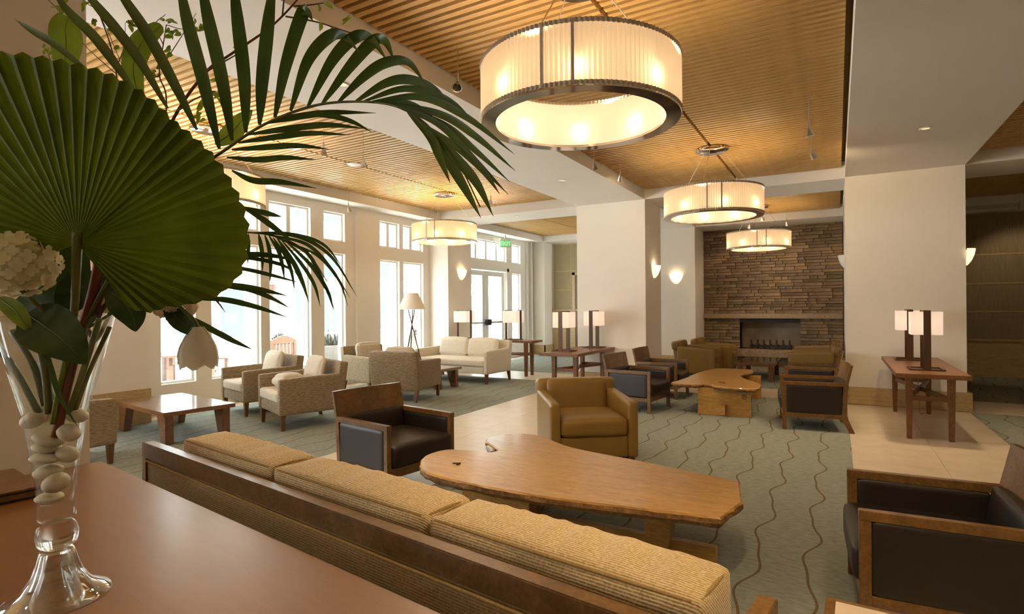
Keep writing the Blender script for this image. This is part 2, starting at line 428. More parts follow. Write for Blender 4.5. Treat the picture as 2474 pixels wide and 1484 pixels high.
sbox('ceiling_crossbeam_far', 'paint', 1.60, 8.0, 14.7, 15.4, ZS, ZT)

# ---- slatted ceiling bays
def bay(name, x0, x1, y0, y1, z, pitch=0.087, wid=0.05, mid=None):
    e = empty_struct(name, (0, 0, z))
    MB().box(x0, x1, y0, y1, .10, .12).build('backing', 'dark_void', e)
    segs = [(x0 + .02, x1 - .05)] if mid is None else [(x0 + .02, mid - .018), (mid + .018, x1 - .05)]
    ms = []
    for a, b in segs:
        ms.append((MB().box(-(b - a) / 2, (b - a) / 2, -wid / 2, wid / 2, 0, .085).mesh('slat'), (a + b) / 2))
    for me, _ in ms: me.materials.append(M['slat'])
    n = int((y1 - y0) / pitch)
    off = (y1 - y0 - n * pitch) / 2 + pitch / 2
    for i in range(n):
        for me, xc in ms:
            put('slat', me, None, e, (xc, y0 + off + i * pitch, random.uniform(-.0015, .0015)))
    # the run of slats over and behind the camera is closed by a plain board
    return e
bay('ceiling_slats_main', -3.08, 0.12, 2.2, 10.33, ZW, mid=-1.47)
bay('ceiling_slats_fireplace', -3.08, 0.12, 11.39, 14.66, ZW, mid=-1.47)
bay('ceiling_slats_window', -8.26, -4.45, 1.9, 10.95, ZWL, pitch=.0925, wid=.053, mid=-6.6)
bay('ceiling_slats_back', -8.26, -4.45, 12.07, 16.4, ZWL, pitch=.0925, wid=.053, mid=-6.6)
bay('ceiling_slats_right', 1.60, 6.0, 5.0, 10.24, ZW)
bay('ceiling_slats_far', 1.60, 6.0, 11.39, 14.7, ZW)
sbox('ceiling_rear', 'slat', -8.26, 8.0, -4, 1.88, ZW + .04, ZW + .1)

# ---- pillars and plain walls
sbox('wall_pillar_middle', 'paint', -4.45, -3.08, 10.33, 11.39, 0, ZS + .02)
sbox('wall_pillar_right', 'paint', 0.12, 1.60, 10.24, 11.39, 0, ZS + .02)
sbox('wall_pillar_near', 'paint', -4.45, -3.58, 0.35, 1.54, 0, ZS + .02)
sbox('wall_pillar_fireplace', 'paint', -4.45, -3.10, 14.66, 16.45, 0, ZS + .02)
sbox('wall_return_right', 'paint', 0.14, 1.60, 11.39, 16.45, 0, ZS + .02)
sbox('wall_pillar_window', 'paint', XL, -8.16, 11.1, 12.1, 0, ZSL + .02)
sbox('wall_pillar_back', 'paint', XL, -8.26, 16.5, 17.2, 0, ZSL + .02)
sbox('wall_pillar_windownear', 'paint', XL, -8.26, 2.9, 4.28, 0, ZSL + .02)
sbox('wall_leak_stop', 'paint', -4.5, 1.7, 16.4, 16.6, 0, ZT)  # unseen wall added to stop sky light leaking in around the fireplace
sbox('wall_right', 'paint', 8.0, 8.2, -4.1, 16, 0, ZT)
sbox('wall_far', 'paint', 1.6, 8.0, 15.3, 15.5, 0, ZS + .05)
sbox('wall_back', 'paint', -8.9, -4.3, 17.1, 17.3, 0, ZSL + .05)
# wall behind the viewer, its one opening added to let in fill daylight
rear = MB()
for a, b in ((-9, -7.6), (-6.2, 8.2)): rear.box(a, b, -4.2, -4, 0, ZT)
rear.box(-9, 8.2, -4.2, -4, 0, .5); rear.box(-9, 8.2, -4.2, -4, 3.2, ZT)
struct(rear.build('wall_rear', 'paint'))
# ---- baseboards
def base(name, *b): return struct(MB().box(*b).build(name, 'base_wood', bevel=.004))
base('baseboard_right', 0.10, 1.66, 10.215, 10.24, 0, .27)
base('baseboard_right_side', 1.60, 1.66, 10.24, 11.39, 0, .27)
base('baseboard_right_return', 0.10, 0.14, 10.24, 15.7, 0, .27)
base('baseboard_middle', -4.47, -3.06, 10.30, 10.33, 0, .27)
base('baseboard_middle_side', -3.08, -3.05, 10.33, 11.39, 0, .27)
base('baseboard_fireplace', -4.45, -3.06, 14.63, 14.66, 0, .27)
base('baseboard_back', -8.28, -8.24, 16.47, 17.1, 0, .30)
base('baseboard_back_front', -8.73, -8.24, 16.47, 16.5, 0, .30)
base('baseboard_windownear', -8.26, -8.23, 2.9, 4.29, 0, .47)
base('baseboard_window', -8.16, -8.13, 11.1, 12.12, 0, .30)

# ---- window wall: a slab with openings
cols = [  # y0, y1, [(z0,z1) openings]
    (4.69, 5.22, [(.43, 2.66), (2.91, 3.48)]),
    (5.48, 6.38, [(.43, 2.66), (2.91, 3.48)]),
    (6.56, 7.47, [(.43, 2.66), (2.91, 3.48)]),
    (7.79, 8.34, [(.43, 2.66), (2.91, 3.48)]),
    (9.36, 10.00, [(.43, 2.62), (2.91, 3.48)]),
    (10.13, 10.86, [(.43, 2.62), (2.91, 3.48)]),
    (12.69, 14.86, [(.0, 2.62), (2.91, 3.48)]),
    (15.20, 15.74, [(.43, 2.59), (2.91, 3.48)]),
    (-1.5, -.2, [(.43, 2.66)]), (.3, 2.4, [(.43, 2.66)]),
]
cols.sort()
wl = MB(); y = -4.1
for y0, y1, ops in cols:
    wl.box(XL - .22, XL, y, y0, 0, ZT)
    z = 0
    for a, b in sorted(ops):
        if a > z: wl.box(XL - .22, XL, y0, y1, z, a)
        z = b
    wl.box(XL - .22, XL, y0, y1, z, ZT); y = y1
wl.box(XL - .22, XL, y, 17.3, 0, ZT)
wl.box(XL, XL + .05, 8.62, 9.22, 0, ZSL)            # shallow pilaster between the two window groups
struct(wl.build('wall_left', 'paint'))
def window(n, y0, y1, z0, z1, bars=(), fr=.035):
    """white sash with glass; bars: y positions of mullions"""
    e = empty_struct('window_%d' % n, (XL - .12, 0, 0))
    m = MB()
    m.box(-.05, .05, y0, y0 + fr, z0, z1); m.box(-.05, .05, y1 - fr, y1, z0, z1)
    m.box(-.05, .05, y0 + fr, y1 - fr, z0, z0 + fr); m.box(-.05, .05, y0 + fr, y1 - fr, z1 - fr, z1)
    m.build('sash', 'white_trim', e)
    ed = [y0 + fr]
    for bc in bars:
        MB().box(-.05, .06, bc - .045, bc + .045, z0 + fr, z1 - fr).build('mullion', 'white_trim', e); ed += [bc - .045, bc + .045]
    ed.append(y1 - fr)
    for i in range(0, len(ed), 2):
        MB().box(-.006, .006, ed[i], ed[i + 1], z0 + fr, z1 - fr).build('pane', 'glass', e)
    return e
wn = 1
WINS = [(4.69, 5.22, .43, 2.66, ()), (5.48, 6.38, .43, 2.66, ()), (6.56, 7.47, .43, 2.66, ()), (7.79, 8.34, .43, 2.66, ()),
        (4.69, 5.22, 2.91, 3.48, ()), (5.48, 6.38, 2.91, 3.48, (5.93,)), (6.56, 7.47, 2.91, 3.48, (7.01,)), (7.79, 8.34, 2.91, 3.48, ()),
        (9.36, 10.00, .43, 2.62, ()), (10.13, 10.86, .43, 2.62, ()), (9.36, 10.00, 2.91, 3.48, (9.68,)), (10.13, 10.86, 2.91, 3.48, (10.47,)),
        (12.69, 14.86, 2.91, 3.48, (13.25, 13.79, 14.36)), (15.20, 15.74, .43, 2.59, ()), (15.20, 15.74, 2.91, 3.48, ())]
for a in WINS:
    window(wn, *a); wn += 1
# double glazed door with panic bars
for i, (y0, y1, side) in enumerate(((12.71, 13.77, 1), (13.78, 14.84, -1))):
    e = empty_struct('door_%d' % (i + 1), (XL - .10, 0, 0))
    m = MB(); st = .155
    m.box(-.025, .025, y0, y0 + st, 0.01, 2.60); m.box(-.025, .025, y1 - st, y1, 0.01, 2.60)
    m.box(-.025, .025, y0 + st, y1 - st, 0.01, .30); m.box(-.025, .025, y0 + st, y1 - st, 2.46, 2.60)
    m.build('leaf_frame', 'white_trim', e, bevel=.004)
    MB().box(-.006, .006, y0 + st, y1 - st, .30, 2.46).build('pane', 'glass', e)
    MB().box(.05, .10, y0 + .06, y1 - .06, 1.08, 1.135).box(.02, .06, y0 + .07, y0 + .12, 1.085, 1.13).box(.02, .06, y1 - .12, y1 - .07, 1.085, 1.13).build('panic_bar', 'steel', e, bevel=.006)
    yc = y1 - .10 if side > 0 else y0 + .10
    MB().box(.04, .14, yc - .075, yc + .075, 1.03, 1.20).build('latch_case', 'black', e, bevel=.02)
# door casing
struct(MB().box(XL, XL + .03, 12.60, 12.70, 0, 2.72).box(XL, XL + .03, 14.85, 14.97, 0, 2.72).box(XL, XL + .03, 12.60, 14.97, 2.62, 2.72).build('trim_1', 'white_trim', bevel=.004))
struct(MB().box(XL, XL + .06, 16.05, 16.14, 0, ZSL).box(XL, XL + .1, 16.3, 16.38, 0, ZSL).build('trim_2', 'white_trim', bevel=.004))

# ---- cloth panelled walls
def panelwall(name, y, x0, x1, rows, wains, mat, vs=()):
    """rows: trim heights; faces -y"""
    e = empty_struct(name, (0, y, 0))
    zz = [wains + .02] + list(rows)
    cx = [x0] + list(vs) + [x1]
    for i in range(len(zz) - 1):
        for j in range(len(cx) - 1):
            MB().box(cx[j] + .012, cx[j + 1] - .012, -.03, 0, zz[i] + .015, zz[i + 1] - .015).build('cloth_panel', mat, e, bevel=.004)
        MB().box(x0, x1, -.036, 0, zz[i + 1] - .016, zz[i + 1] + .016).build('rail', 'base_wood', e)
    for v in vs: MB().box(v - .014, v + .014, -.038, 0, wains, rows[-1]).build('stile', 'base_wood', e)
    MB().box(x0, x1, -.035, 0, 0, wains).build('wainscot', 'base_wood', e)
    MB().box(x0, x1, -.06, 0, wains - .02, wains + .03).build('cap_rail', 'base_wood', e, bevel=.005)
    return e
panelwall('wall_far_panelling', 15.3, 1.6, 7.0, (1.37, 1.96, 2.57, 3.44), .77, 'panelcloth', (4.6,))
panelwall('wall_back_panelling', 17.1, -8.22, -4.5, (2.10, 2.72, 3.60), 1.43, 'panelcloth_l', (-7.56, -6.0))
e = empty_struct('door_3', (0, 17.06, 0))
MB().box(-7.52, -7.42, -.03, .02, 0, 2.66).box(-6.42, -6.32, -.03, .02, 0, 2.66).box(-7.52, -6.32, -.03, .02, 2.58, 2.66).build('casing', 'base_wood', e)
MB().box(-7.42, -6.42, -.008, .03, 0, 2.58).build('leaf', 'leg', e)
MB().box(-7.32, -6.52, -.03, -.01, 1.0, 1.05).build('push_bar', 'steel', e, bevel=.01)

# ---- fireplace wall of ledge stone
fy = 15.75
fw_ = empty_struct('wall_fireplace', (0, fy, 0))
FX0, FX1, OX0, OX1, OZ0, OZ1, MZ0, MZ1 = -3.10, 0.13, -2.20, -.80, .42, 1.19, 1.20, 1.33
MB().box(FX0, OX0, .03, .3, 0, ZS).box(OX1, FX1, .03, .3, 0, ZS).box(OX0, OX1, .03, .3, 0, OZ0).box(OX0, OX1, .03, .3, OZ1, ZS).build('core', 'dark_void', fw_)
MB().box(OX0, OX1, .55, .6, OZ0, OZ1).box(OX0 - .02, OX0, .03, .6, OZ0, OZ1).box(OX1, OX1 + .02, .03, .6, OZ0, OZ1).box(OX0, OX1, .03, .6, OZ1 - .01, OZ1 + .01).box(OX0, OX1, .03, .6, OZ0 - .02, OZ0).build('firebox', 'firebox', fw_)
MB().box(OX0, OX1, .0, .05, OZ1 - .09, OZ1).build('hood', 'iron', fw_)
_sm = {}
def stone(x0, x1, z0, z1):
    L = max(.06, round((x1 - x0) / .04) * .04); H = z1 - z0
    k = (round(L, 3), round(H, 3), random.randint(0, 2))
    if k not in _sm:
        j = lambda: random.uniform(-.007, .007)
        me = MB().hexa([(-.5 * L, -.03 + j(), 0), (.5 * L, -.03 + j(), 0), (.5 * L, .04, 0), (-.5 * L, .04, 0)],
                       [(-.5 * L + .004, -.03 + j(), H), (.5 * L - .004, -.03 + j(), H), (.5 * L, .04, H), (-.5 * L, .04, H)]).mesh('stone', bevel=.006, segs=1)
        me.materials.append(M[('stone', 'stone', 'stone2', 'stone3')[random.randint(0, 3)]]); _sm[k] = me
    o = put('stone', _sm[k], None, fw_, ((x0 + x1) / 2, random.uniform(-.022, .012), z0)); o.scale.x = (x1 - x0 - .006) / L
def course(xa, xb, z0, z1):
    x = xa
    while x < xb - .02:
        L = random.choice((.18, .26, .34, .42, .5, .62)) + random.uniform(-.03, .03)
        if xb - (x + L) < .14: L = xb - x
        stone(x, x + L, z0, z1 - .006); x += L
HS = (.062, .075, .09, .075)
z = 0.0
while z < ZS - .03:
    h = random.choice(HS)
    for lim in (MZ0, ZS):
        if z < lim < z + h + .03: h = lim - z
    if MZ0 - .001 <= z < MZ1: z = MZ1; continue
    if z + h <= MZ0 + .002:
        course(FX0, OX0, z, z + h); course(OX1, FX1, z, z + h)
        if z + h < OZ0 - .2: pass
    else:
        course(FX0, FX1, z, z + h)
    z += h
MB().box(FX0 - .02, FX1 - .01, -.12, .04, MZ0, MZ1).build('mantel_shelf', 'mantel', fw_, bevel=.012)
MB().box(-2.55, -.55, -.42, .06, .24, .42).build('hearth_slab', 'mantel', fw_, bevel=.015)
MB().box(-2.45, -.65, -.34, .06, 0, .24).build('hearth_base', 'stone3', fw_)
gr = thing('fire_grate', 'black iron grate with upright prongs inside the stone fireplace', 'fire grate', (-1.5, fy + .32, OZ0))
g = MB()
for k in range(7): g.box(-.45 + k * .15 - .012, -.45 + k * .15 + .012, -.15, .15, .08, .105)
g.box(-.5, .5, -.13, -.10, .04, .08).box(-.5, .5, .10, .13, .04, .08)
g.build('rack', 'iron', gr)
for k in range(7): MB().box(-.45 + k * .15 - .02, -.45 + k * .15 + .02, -.17, -.13, 0, .23).build('prong', 'iron', gr, bevel=.006)

# ================================================================ FIXTURES
# ---- ring pendants
def ring_mesh():
    parts = {}
    ro, ri, h, n = .640, .555, .355, 288
    m = MB(); vs = []; fs = []
    for z in (.012, h - .012):
        for k in range(n):
            r = ro + (.008 if k % 2 else -.002); a = 2 * PI * k / n
            vs.append((r * math.cos(a), r * math.sin(a), z))
    for k in range(n): fs.append((k, (k + 1) % n, n + (k + 1) % n, n + k))
    m.add(vs, fs); parts['pleated_shade'] = m.mesh('pleated_shade'); parts['pleated_shade'].materials.append(M['shade_out'])
    for nm, z0, z1 in (('lower_trim', -.004, .020), ('upper_trim', h - .020, h + .006)):
        m = MB(); vs = []; fs = []
        for z in (z0, z1):
            for k in range(n):
                r = ro + (.013 if k % 2 else .003); a = 2 * PI * k / n
                vs.append((r * math.cos(a), r * math.sin(a), z))
        for k in range(n): fs.append((k, (k + 1) % n, n + (k + 1) % n, n + k))
        m.add(vs, fs); parts[nm] = m.mesh(nm); parts[nm].materials.append(M['meshtrim'])
    m = MB().lathe([(ri, .006), (ri, .305)], 96); parts['diffuser'] = m.mesh('diffuser', True); parts['diffuser'].materials.append(M['shade_in'])
    m = MB().lathe([(ri - .004, .004), (ri - .004, -.012), (ro + .002, -.012), (ro + .002, .004), (ri - .004, .004)], 96)
    parts['metal_ring'] = m.mesh('metal_ring', 'auto'); parts['metal_ring'].materials.append(M['chrome'])
    sm = MB().box(ro - .002, ro + .013, -.008, .008, 0, h).mesh('seam_strip'); sm.materials.append(M['meshtrim'])
    parts['seam_strip'] = sm
    return parts
RING = ring_mesh()
def pendant(label, x, y, zb, zc, power=14.0, rot=0.0, up=1.0, seen=True):
    t = thing('ring_pendant', label, 'pendant lamp', (x, y, zb), rot, 'ring pendants')
    for k, me in RING.items():
        if k != 'seam_strip': put(k, me, None, t)
    for a in (4.79, 5.06): put('seam_strip', RING['seam_strip'], None, t, rotz=a)
    dz = zc - zb
    MB().lathe([(0, dz - .05), (.19, dz - .05), (.215, dz - .035), (.215, dz - .012), (0, dz - .012)], 32).build('canopy', 'chrome', t, smooth='auto')
    cb = MB(); 
    for k in range(3):
        a = .5 + 2 * PI * k / 3
        p = Vector((.15 * math.cos(a), .15 * math.sin(a), dz - .05)); q = Vector((.58 * math.cos(a), .58 * math.sin(a), .352))
        MB().tube([p, q], .004, 6).build('cable', 'steel', t)
    for k in range(4):
        a = 2 * PI * k / 4
        spot('up_light', (.58 * math.cos(a), .58 * math.sin(a), .30), (.58 * math.cos(a), .58 * math.sin(a), 3), 60 * K_UP * up, 150, WARM, t, .03, .5)
    for k in range(8 if seen else 0):
        a = 2 * PI * (k + .5) / 8
        pl = MB().lathe([(0, 0.13), (.018, .135), (.025, .155), (.018, .185), (.009, .2), (.009, .24), (0, .24)], 10, (.598 * math.cos(a), .598 * math.sin(a), 0)).build('bulb', 'lamp_white', t, smooth=True)
        pl.visible_shadow = True
        point('bulb_light', (.598 * math.cos(a), .598 * math.sin(a), .10), power * K_PEND, .02, WARM, t)
    return t
pendant('large pleated ring pendant hanging nearest, over the first live-edge table', -1.46, 3.45, 2.765, ZW)
pendant('pleated ring pendant hanging halfway down the middle bay before the cross beam', -1.47, 8.10, 2.765, ZW)
pendant('pleated ring pendant hanging in front of the stone fireplace wall', -1.48, 13.35, 2.77, ZW)
pendant('pleated ring pendant hanging over the oatmeal chairs, far end of window bay', -6.80, 9.14, 2.86, ZWL, up=3.0)
pendant('pleated ring pendant by the windows, half hidden by the fan leaf', -6.80, 4.25, 2.86, ZWL, up=3.0)
# unseen pendants added outside the frame to light the room
pendant('added ring pendant behind the viewer, unseen fill light', -1.46, -1.2, 2.765, ZW, seen=False)
pendant('added ring pendant right of the frame, unseen, lighting the right bay', 4.3, 7.6, 2.765, ZW, up=2.5, seen=False)
pendant('added ring pendant beside the viewer, unseen, brightening the right beam', 4.3, 2.9, 2.765, ZW, up=2.5, seen=False)

# ---- cable spotlights
def cable_spot(label, x, y, zc, drop, tgt, power=12.0, ang=95):
    t = thing('cable_spotlight', label, 'spotlight', (x, y, zc), 0, 'cable spotlights')
    zh = -drop
    MB().tube([(0, 0, .02), (0, 0, zh + .13)], .003, 6).build('stem', 'steel', t)
    d = (Vector(tgt) - Vector((x, y, zc + zh))).normalized()
    p0 = Vector((0, 0, zh + .135)); p1 = Vector((0, 0, zh + .06))
    MB().tube([p0, p1], .011, 10).build('knuckle', 'steel', t, smooth='auto')
    q = d.to_track_quat('Z', 'Y').to_matrix().to_4x4(); q.translation = p1
    m = MB().lathe([(.0, -.01), (.016, -.008), (.024, .02), (.042, .075), (.044, .078), (.040, .076), (.02, .02)], 16)
    m.v = [tuple(q @ Vector(v)) for v in m.v]
    m.build('head', 'steel', t, smooth='auto')
    if power: spot('spot_light', tuple(p1 + d * .07), tuple(p1 + d * 2), power * K_SPOT, ang, WARM, t, .10)
    return t
SP = [
    ('cable spotlight hanging left of the large ring pendant', -2.70, 3.83, ZW, .36, (-1.75, 1.85, .85), 14.0, 80),
    ('cable spotlight left of the two beside the middle beam', -2.82, 7.15, ZW, .30, (-2.4, 8.0, 0)),
    ('cable spotlight right of the two beside the middle beam', -2.74, 7.98, ZW, .30, (-3.7, 10.3, 1.5), 6.0, 110),
    ('upper cable spotlight of the pair by the right beam', -0.24, 6.59, ZW, .40, (.3, 6.9, 0)),
    ('lower cable spotlight of the pair by the right beam', -0.27, 8.09, ZW, .30, (.9, 10.2, 1.7), 8.0, 120),
    ('middle cable spotlight above the pendant by the fireplace', -1.36, 13.0, ZW, .36, (-1.3, 15.7, 1.6), 4.0),
    ('rightmost cable spotlight above the pendant by the fireplace', -.98, 14.2, ZW, .34, (-.6, 15.7, 1.4), 4.0),
    ('leftmost cable spotlight above the pendant by the fireplace', -1.75, 14.1, ZW, .36, (-2.2, 15.7, 1.4), 4.0),
    ('cable spotlight above the palm frond, left of its pair', -5.37, 4.80, ZWL, .40, (-6.0, 5.4, 0), 3.0),
    ('cable spotlight above the palm frond, right of its pair', -5.22, 5.31, ZWL, .46, (-5.6, 6.4, 0), 3.0),
    ('cable spotlight hanging close to the window wall', -7.89, 7.63, ZWL, .46, (-7.8, 8.9, .4), 2.0),
    ('cable spotlight behind the palm tips above the cream sofa', -5.46, 8.75, ZWL, .38, (-6.5, 9.6, .4), 3.0),
    ('cable spotlight hanging in front of the far right panelled wall', 3.0, 14.0, ZW, .36, (3.4, 15.3, 1.4), 3.0),
    # unseen spotlights added above the frame to brighten the furniture below
    ('added cable spotlight above the frame, unseen, lighting the leather club chair', -2.70, 2.0, ZW, .34, (-2.2, 5.6, .3), 14.0, 60),
    ('added cable spotlight above the frame, unseen, lighting the nearest live-edge table', -.30, 1.4, ZW, .34, (-1.0, 3.2, .4), 14.0, 70),
]
for a in SP: cable_spot(*a)

# ---- wall sconces: half bowls open at the top
def sconce(label, loc, face, lit=True, power=5.0, r=.175, h=.24):
    """face: rotation so that local -y points into the room"""
    t = thing('wall_sconce', label, 'wall sconce', loc, face, 'wall sconces')
    prof = [(.012, -h), (.05, -h + .008), (r * .62, -h * .72), (r * .86, -h * .4), (r * .97, -h * .12), (r, 0)]
    m = MB().lathe(prof, 20, (0, 0, 0), PI, 2 * PI)
    m.v = [(x, y * .72, z) for x, y, z in m.v]
    m.build('bowl', 'sconce' if lit else 'sconce_off', t, smooth=True)
    MB().box(-.05, .05, -.02, 0, -h * .8, -.03).build('back_plate', 'white_plastic', t, bevel=.004)
    if lit:
        point('bulb_light', (0, -.07, -.03), power * K_SCONCE, .02, WARM, t)
    return t
sconce('lit half-bowl sconce on the shadowed side of the middle pillar', (-3.08, 10.90, 2.33), R(90))
sconce('lit half-bowl sconce on the white pier beside the fireplace', (-3.57, 14.66, 2.35), 0)
sconce('unlit white sconce on the wall right of the fireplace', (.14, 12.1, 2.45), R(-90), lit=False)
sconce('lit half-bowl sconce on the pier left of the glazed double door', (-8.16, 11.65, 2.48), R(90))
sconce('sconce just showing past the right edge of the right pillar', (1.60, 10.35, 2.33), R(90), power=3)

# ---- small recessed downlights in the soffits, flat discs on the slats
def downlight(label, x, y, z, power=250.0, r=.06):
    t = thing('recessed_downlight', label, 'downlight', (x, y, z), 0, 'recessed downlights')
    MB().lathe([(r * .7, -.004), (r, -.010), (r * 1.05, -.004), (r * 1.05, .002)], 20).build('trim_ring', 'white_plastic', t, smooth='auto')
    MB().lathe([(0, -.002), (r * .7, -.003)], 20).build('lens', 'shade_in', t, smooth=True)
    spot('down_light', (0, 0, -.02), (0, 0, -2), power * K_DOWN, 110, WARM, t, .12, .8)
downlight('small round downlight in the soffit in front of the right pillar', .88, 7.88, ZS, 420)
downlight('small round downlight in the soffit in front of the middle pillar', -3.72, 8.10, ZS, 110)
downlight('small lit downlight in the cross beam left of the middle pillar', -6.4, 11.4, ZSL, 120)
downlight('small round downlight in the middle beam above the palm frond', -3.78, 3.59, ZS)
downlight('added downlight in the right beam above the viewer, unseen', .88, 1.2, ZS, 600)  # unseen lamp added for more light on the right side
downlight('added downlight in the middle beam behind the viewer, unseen', -3.72, -1.0, ZS, 80)  # another added lamp out of view, weak fill from behind
def disc(label, x, y, z, r=.06):
    o = MB().lathe([(0, -.018), (r * .8, -.018), (r, -.008), (r, .002), (0, .002)], 20).build('ceiling_plate', 'white_plastic', smooth='auto')
    o.location = (x, y, z); tag(o, label, 'ceiling plate', 'ceiling discs')
disc('white round plate on the slats left of two over the palm frond', -6.6, 5.35, ZWL, .13)
disc('white round plate on the slats right of two over the palm frond', -6.6, 6.52, ZWL, .11)

# ---- exit sign
ex = thing('exit_sign', 'green lit EXIT sign hanging from the soffit over the double door', 'exit sign', (-8.40, 14.25, 3.40), R(55))
m_, nt_, b_ = nodes('exit_green_light'); b_.inputs['Base Color'].default_value = (.1, .6, .2, 1); b_.inputs['Emission Color'].default_value = (.16, 1, .25, 1); b_.inputs['Emission Strength'].default_value = 1.1
M['exitgreen'] = m_
m_, nt_, b_ = nodes('exit_plate'); b_.inputs['Base Color'].default_value = (.55, .8, .55, 1); b_.inputs['Roughness'].default_value = .3
M['exitplate'] = m_
MB().box(-.17, .17, -.008, .008, -.11, .11).build('plate', 'exitplate', ex)
MB().box(-.18, .18, -.03, .03, .11, .15).build('housing', 'white_plastic', ex, bevel=.006)
MB().box(-.02, .02, -.02, .02, .15, .25).build('mount', 'white_plastic', ex)
tc = bpy.data.curves.new('exit_text', 'FONT'); tc.body = 'EXIT'; tc.size = .17; tc.align_x = 'CENTER'; tc.align_y = 'CENTER'; tc.extrude = .003
to = bpy.data.objects.new('tmp', tc); COL.objects.link(to)
me = bpy.data.meshes.new_from_object(to.evaluated_get(bpy.context.evaluated_depsgraph_get())); bpy.data.objects.remove(to)
lt = put('lettering', me, None, ex); me.materials.clear(); me.materials.append(M['exitgreen']); lt.rotation_euler = (R(90), 0, 0); lt.location = (0, -.011, 0)
# light switch
sw = thing('light_switch', 'small white switch plate on the pier left of the double door', 'light switch', (-8.16, 11.65, 1.30), R(90))
MB().box(-.04, .04, -.008, 0, -.06, .06).build('plate', 'white_plastic', sw, bevel=.003)
MB().box(-.012, .012, -.014, -.008, -.02, .02).build('rocker', 'white_trim', sw, bevel=.002)

# ================================================================ FURNITURE (local front = -y)
# ---- walnut framed armchair with leather panels
def wood_chair(label):
    t = thing('wood_frame_armchair', label, 'armchair', group='walnut framed armchairs')
    W, D = .76, .76
    for s in (-1, 1):
        xa, xb = (s * W / 2, s * (W / 2 - .042)); xa, xb = min(xa, xb), max(xa, xb)
        MB().box(xa, xb, -.38, -.332, 0, .56).build('front_leg', 'walnut', t, bevel=.003)
        MB().box(xa - .002, xb + .002, -.382, .325, .555, .60).build('arm', 'walnut', t, bevel=.003)
        MB().box(xa, xb, -.332, .275, .165, .215).build('side_rail', 'walnut', t, bevel=.002)
        MB().prism([(.285, .556), (.332, .556), (.315, .21), (.40, 0), (.345, 0), (.262, .17)], xa, xb, 'x').build('rear_leg', 'walnut', t, bevel=.002)
        MB().cushion(xa - .003, xb + .003, -.330, .268, .217, .553, .012, .006, 6).build('side_panel', 'dleather', t, smooth=True)
    MB().box(-.34, .34, -.375, -.335, .165, .245).build('front_rail', 'walnut', t, bevel=.002)
    MB().cushion(-.332, .332, -.402, .28, .245, .425, .035, .012).build('seat', 'dleather', t, smooth=True)
    mt = Matrix.Translation((0, .27, .40)) @ Matrix.Rotation(R(-9), 4, 'X')
    MB().cushion(-.335, .335, -.035, .045, -.02, .20, .02, .006, 6, m=mt).build('backrest', 'dleather', t, smooth=True)
    # outer leather back and curved wooden crest
    MB().hexa([(-.335, .288, .20), (.335, .288, .20), (.335, .305, .20), (-.335, .305, .20)], [(-.335, .325, .57), (.335, .325, .57), (.335, .345, .57), (-.335, .345, .57)]).build('back_panel', 'dleather', t, bevel=.004)
    vs = []; n = 10
    for z, yo in ((.57, .305), (.815, .36)):
        for th in (0, .028):
            for k in range(n + 1):
                u = -1 + 2 * k / n
                vs.append((u * W / 2, yo + th + .03 * (1 - u * u), z))
    def ix(zi, ti, k): return (zi * 2 + ti) * (n + 1) + k
    fs = []
    for k in range(n):
        fs += [(ix(0, 0, k), ix(0, 0, k + 1), ix(1, 0, k + 1), ix(1, 0, k)), (ix(0, 1, k + 1), ix(0, 1, k), ix(1, 1, k), ix(1, 1, k + 1)),
               (ix(1, 0, k), ix(1, 0, k + 1), ix(1, 1, k + 1), ix(1, 1, k)), (ix(0, 0, k + 1), ix(0, 0, k), ix(0, 1, k), ix(0, 1, k + 1))]
    for k in (0, n): fs.append((ix(0, 0, k), ix(1, 0, k), ix(1, 1, k), ix(0, 1, k)) if k == 0 else (ix(0, 0, k), ix(0, 1, k), ix(1, 1, k), ix(1, 0, k)))
    MB().add(vs, fs).build('crest_rail', 'walnut', t, smooth='auto')
    return t
WC = wood_chair('walnut framed armchair with dark leather left of the nearest live-edge table')
WC.location = (-3.45, 3.86, 0); WC.rotation_euler.z = R(81)
dup(WC, (.44, 3.45, 0), R(-87), 'dark leather walnut armchair cut off by the lower right corner')
dup(WC, (-.27, 8.20, 0), R(-83), 'walnut armchair facing left beside the second live-edge table, nearer of two')
dup(WC, (-.33, 10.1, 0), R(-90), 'walnut armchair behind the nearer one, close to the right pillar')
dup(WC, (-2.66, 8.42, 0), R(83), 'walnut armchair facing right, nearer of two beside the console with lamps')
dup(WC, (-2.66, 9.80, 0), R(88), 'walnut armchair facing right, farther of two beside the console with lamps')

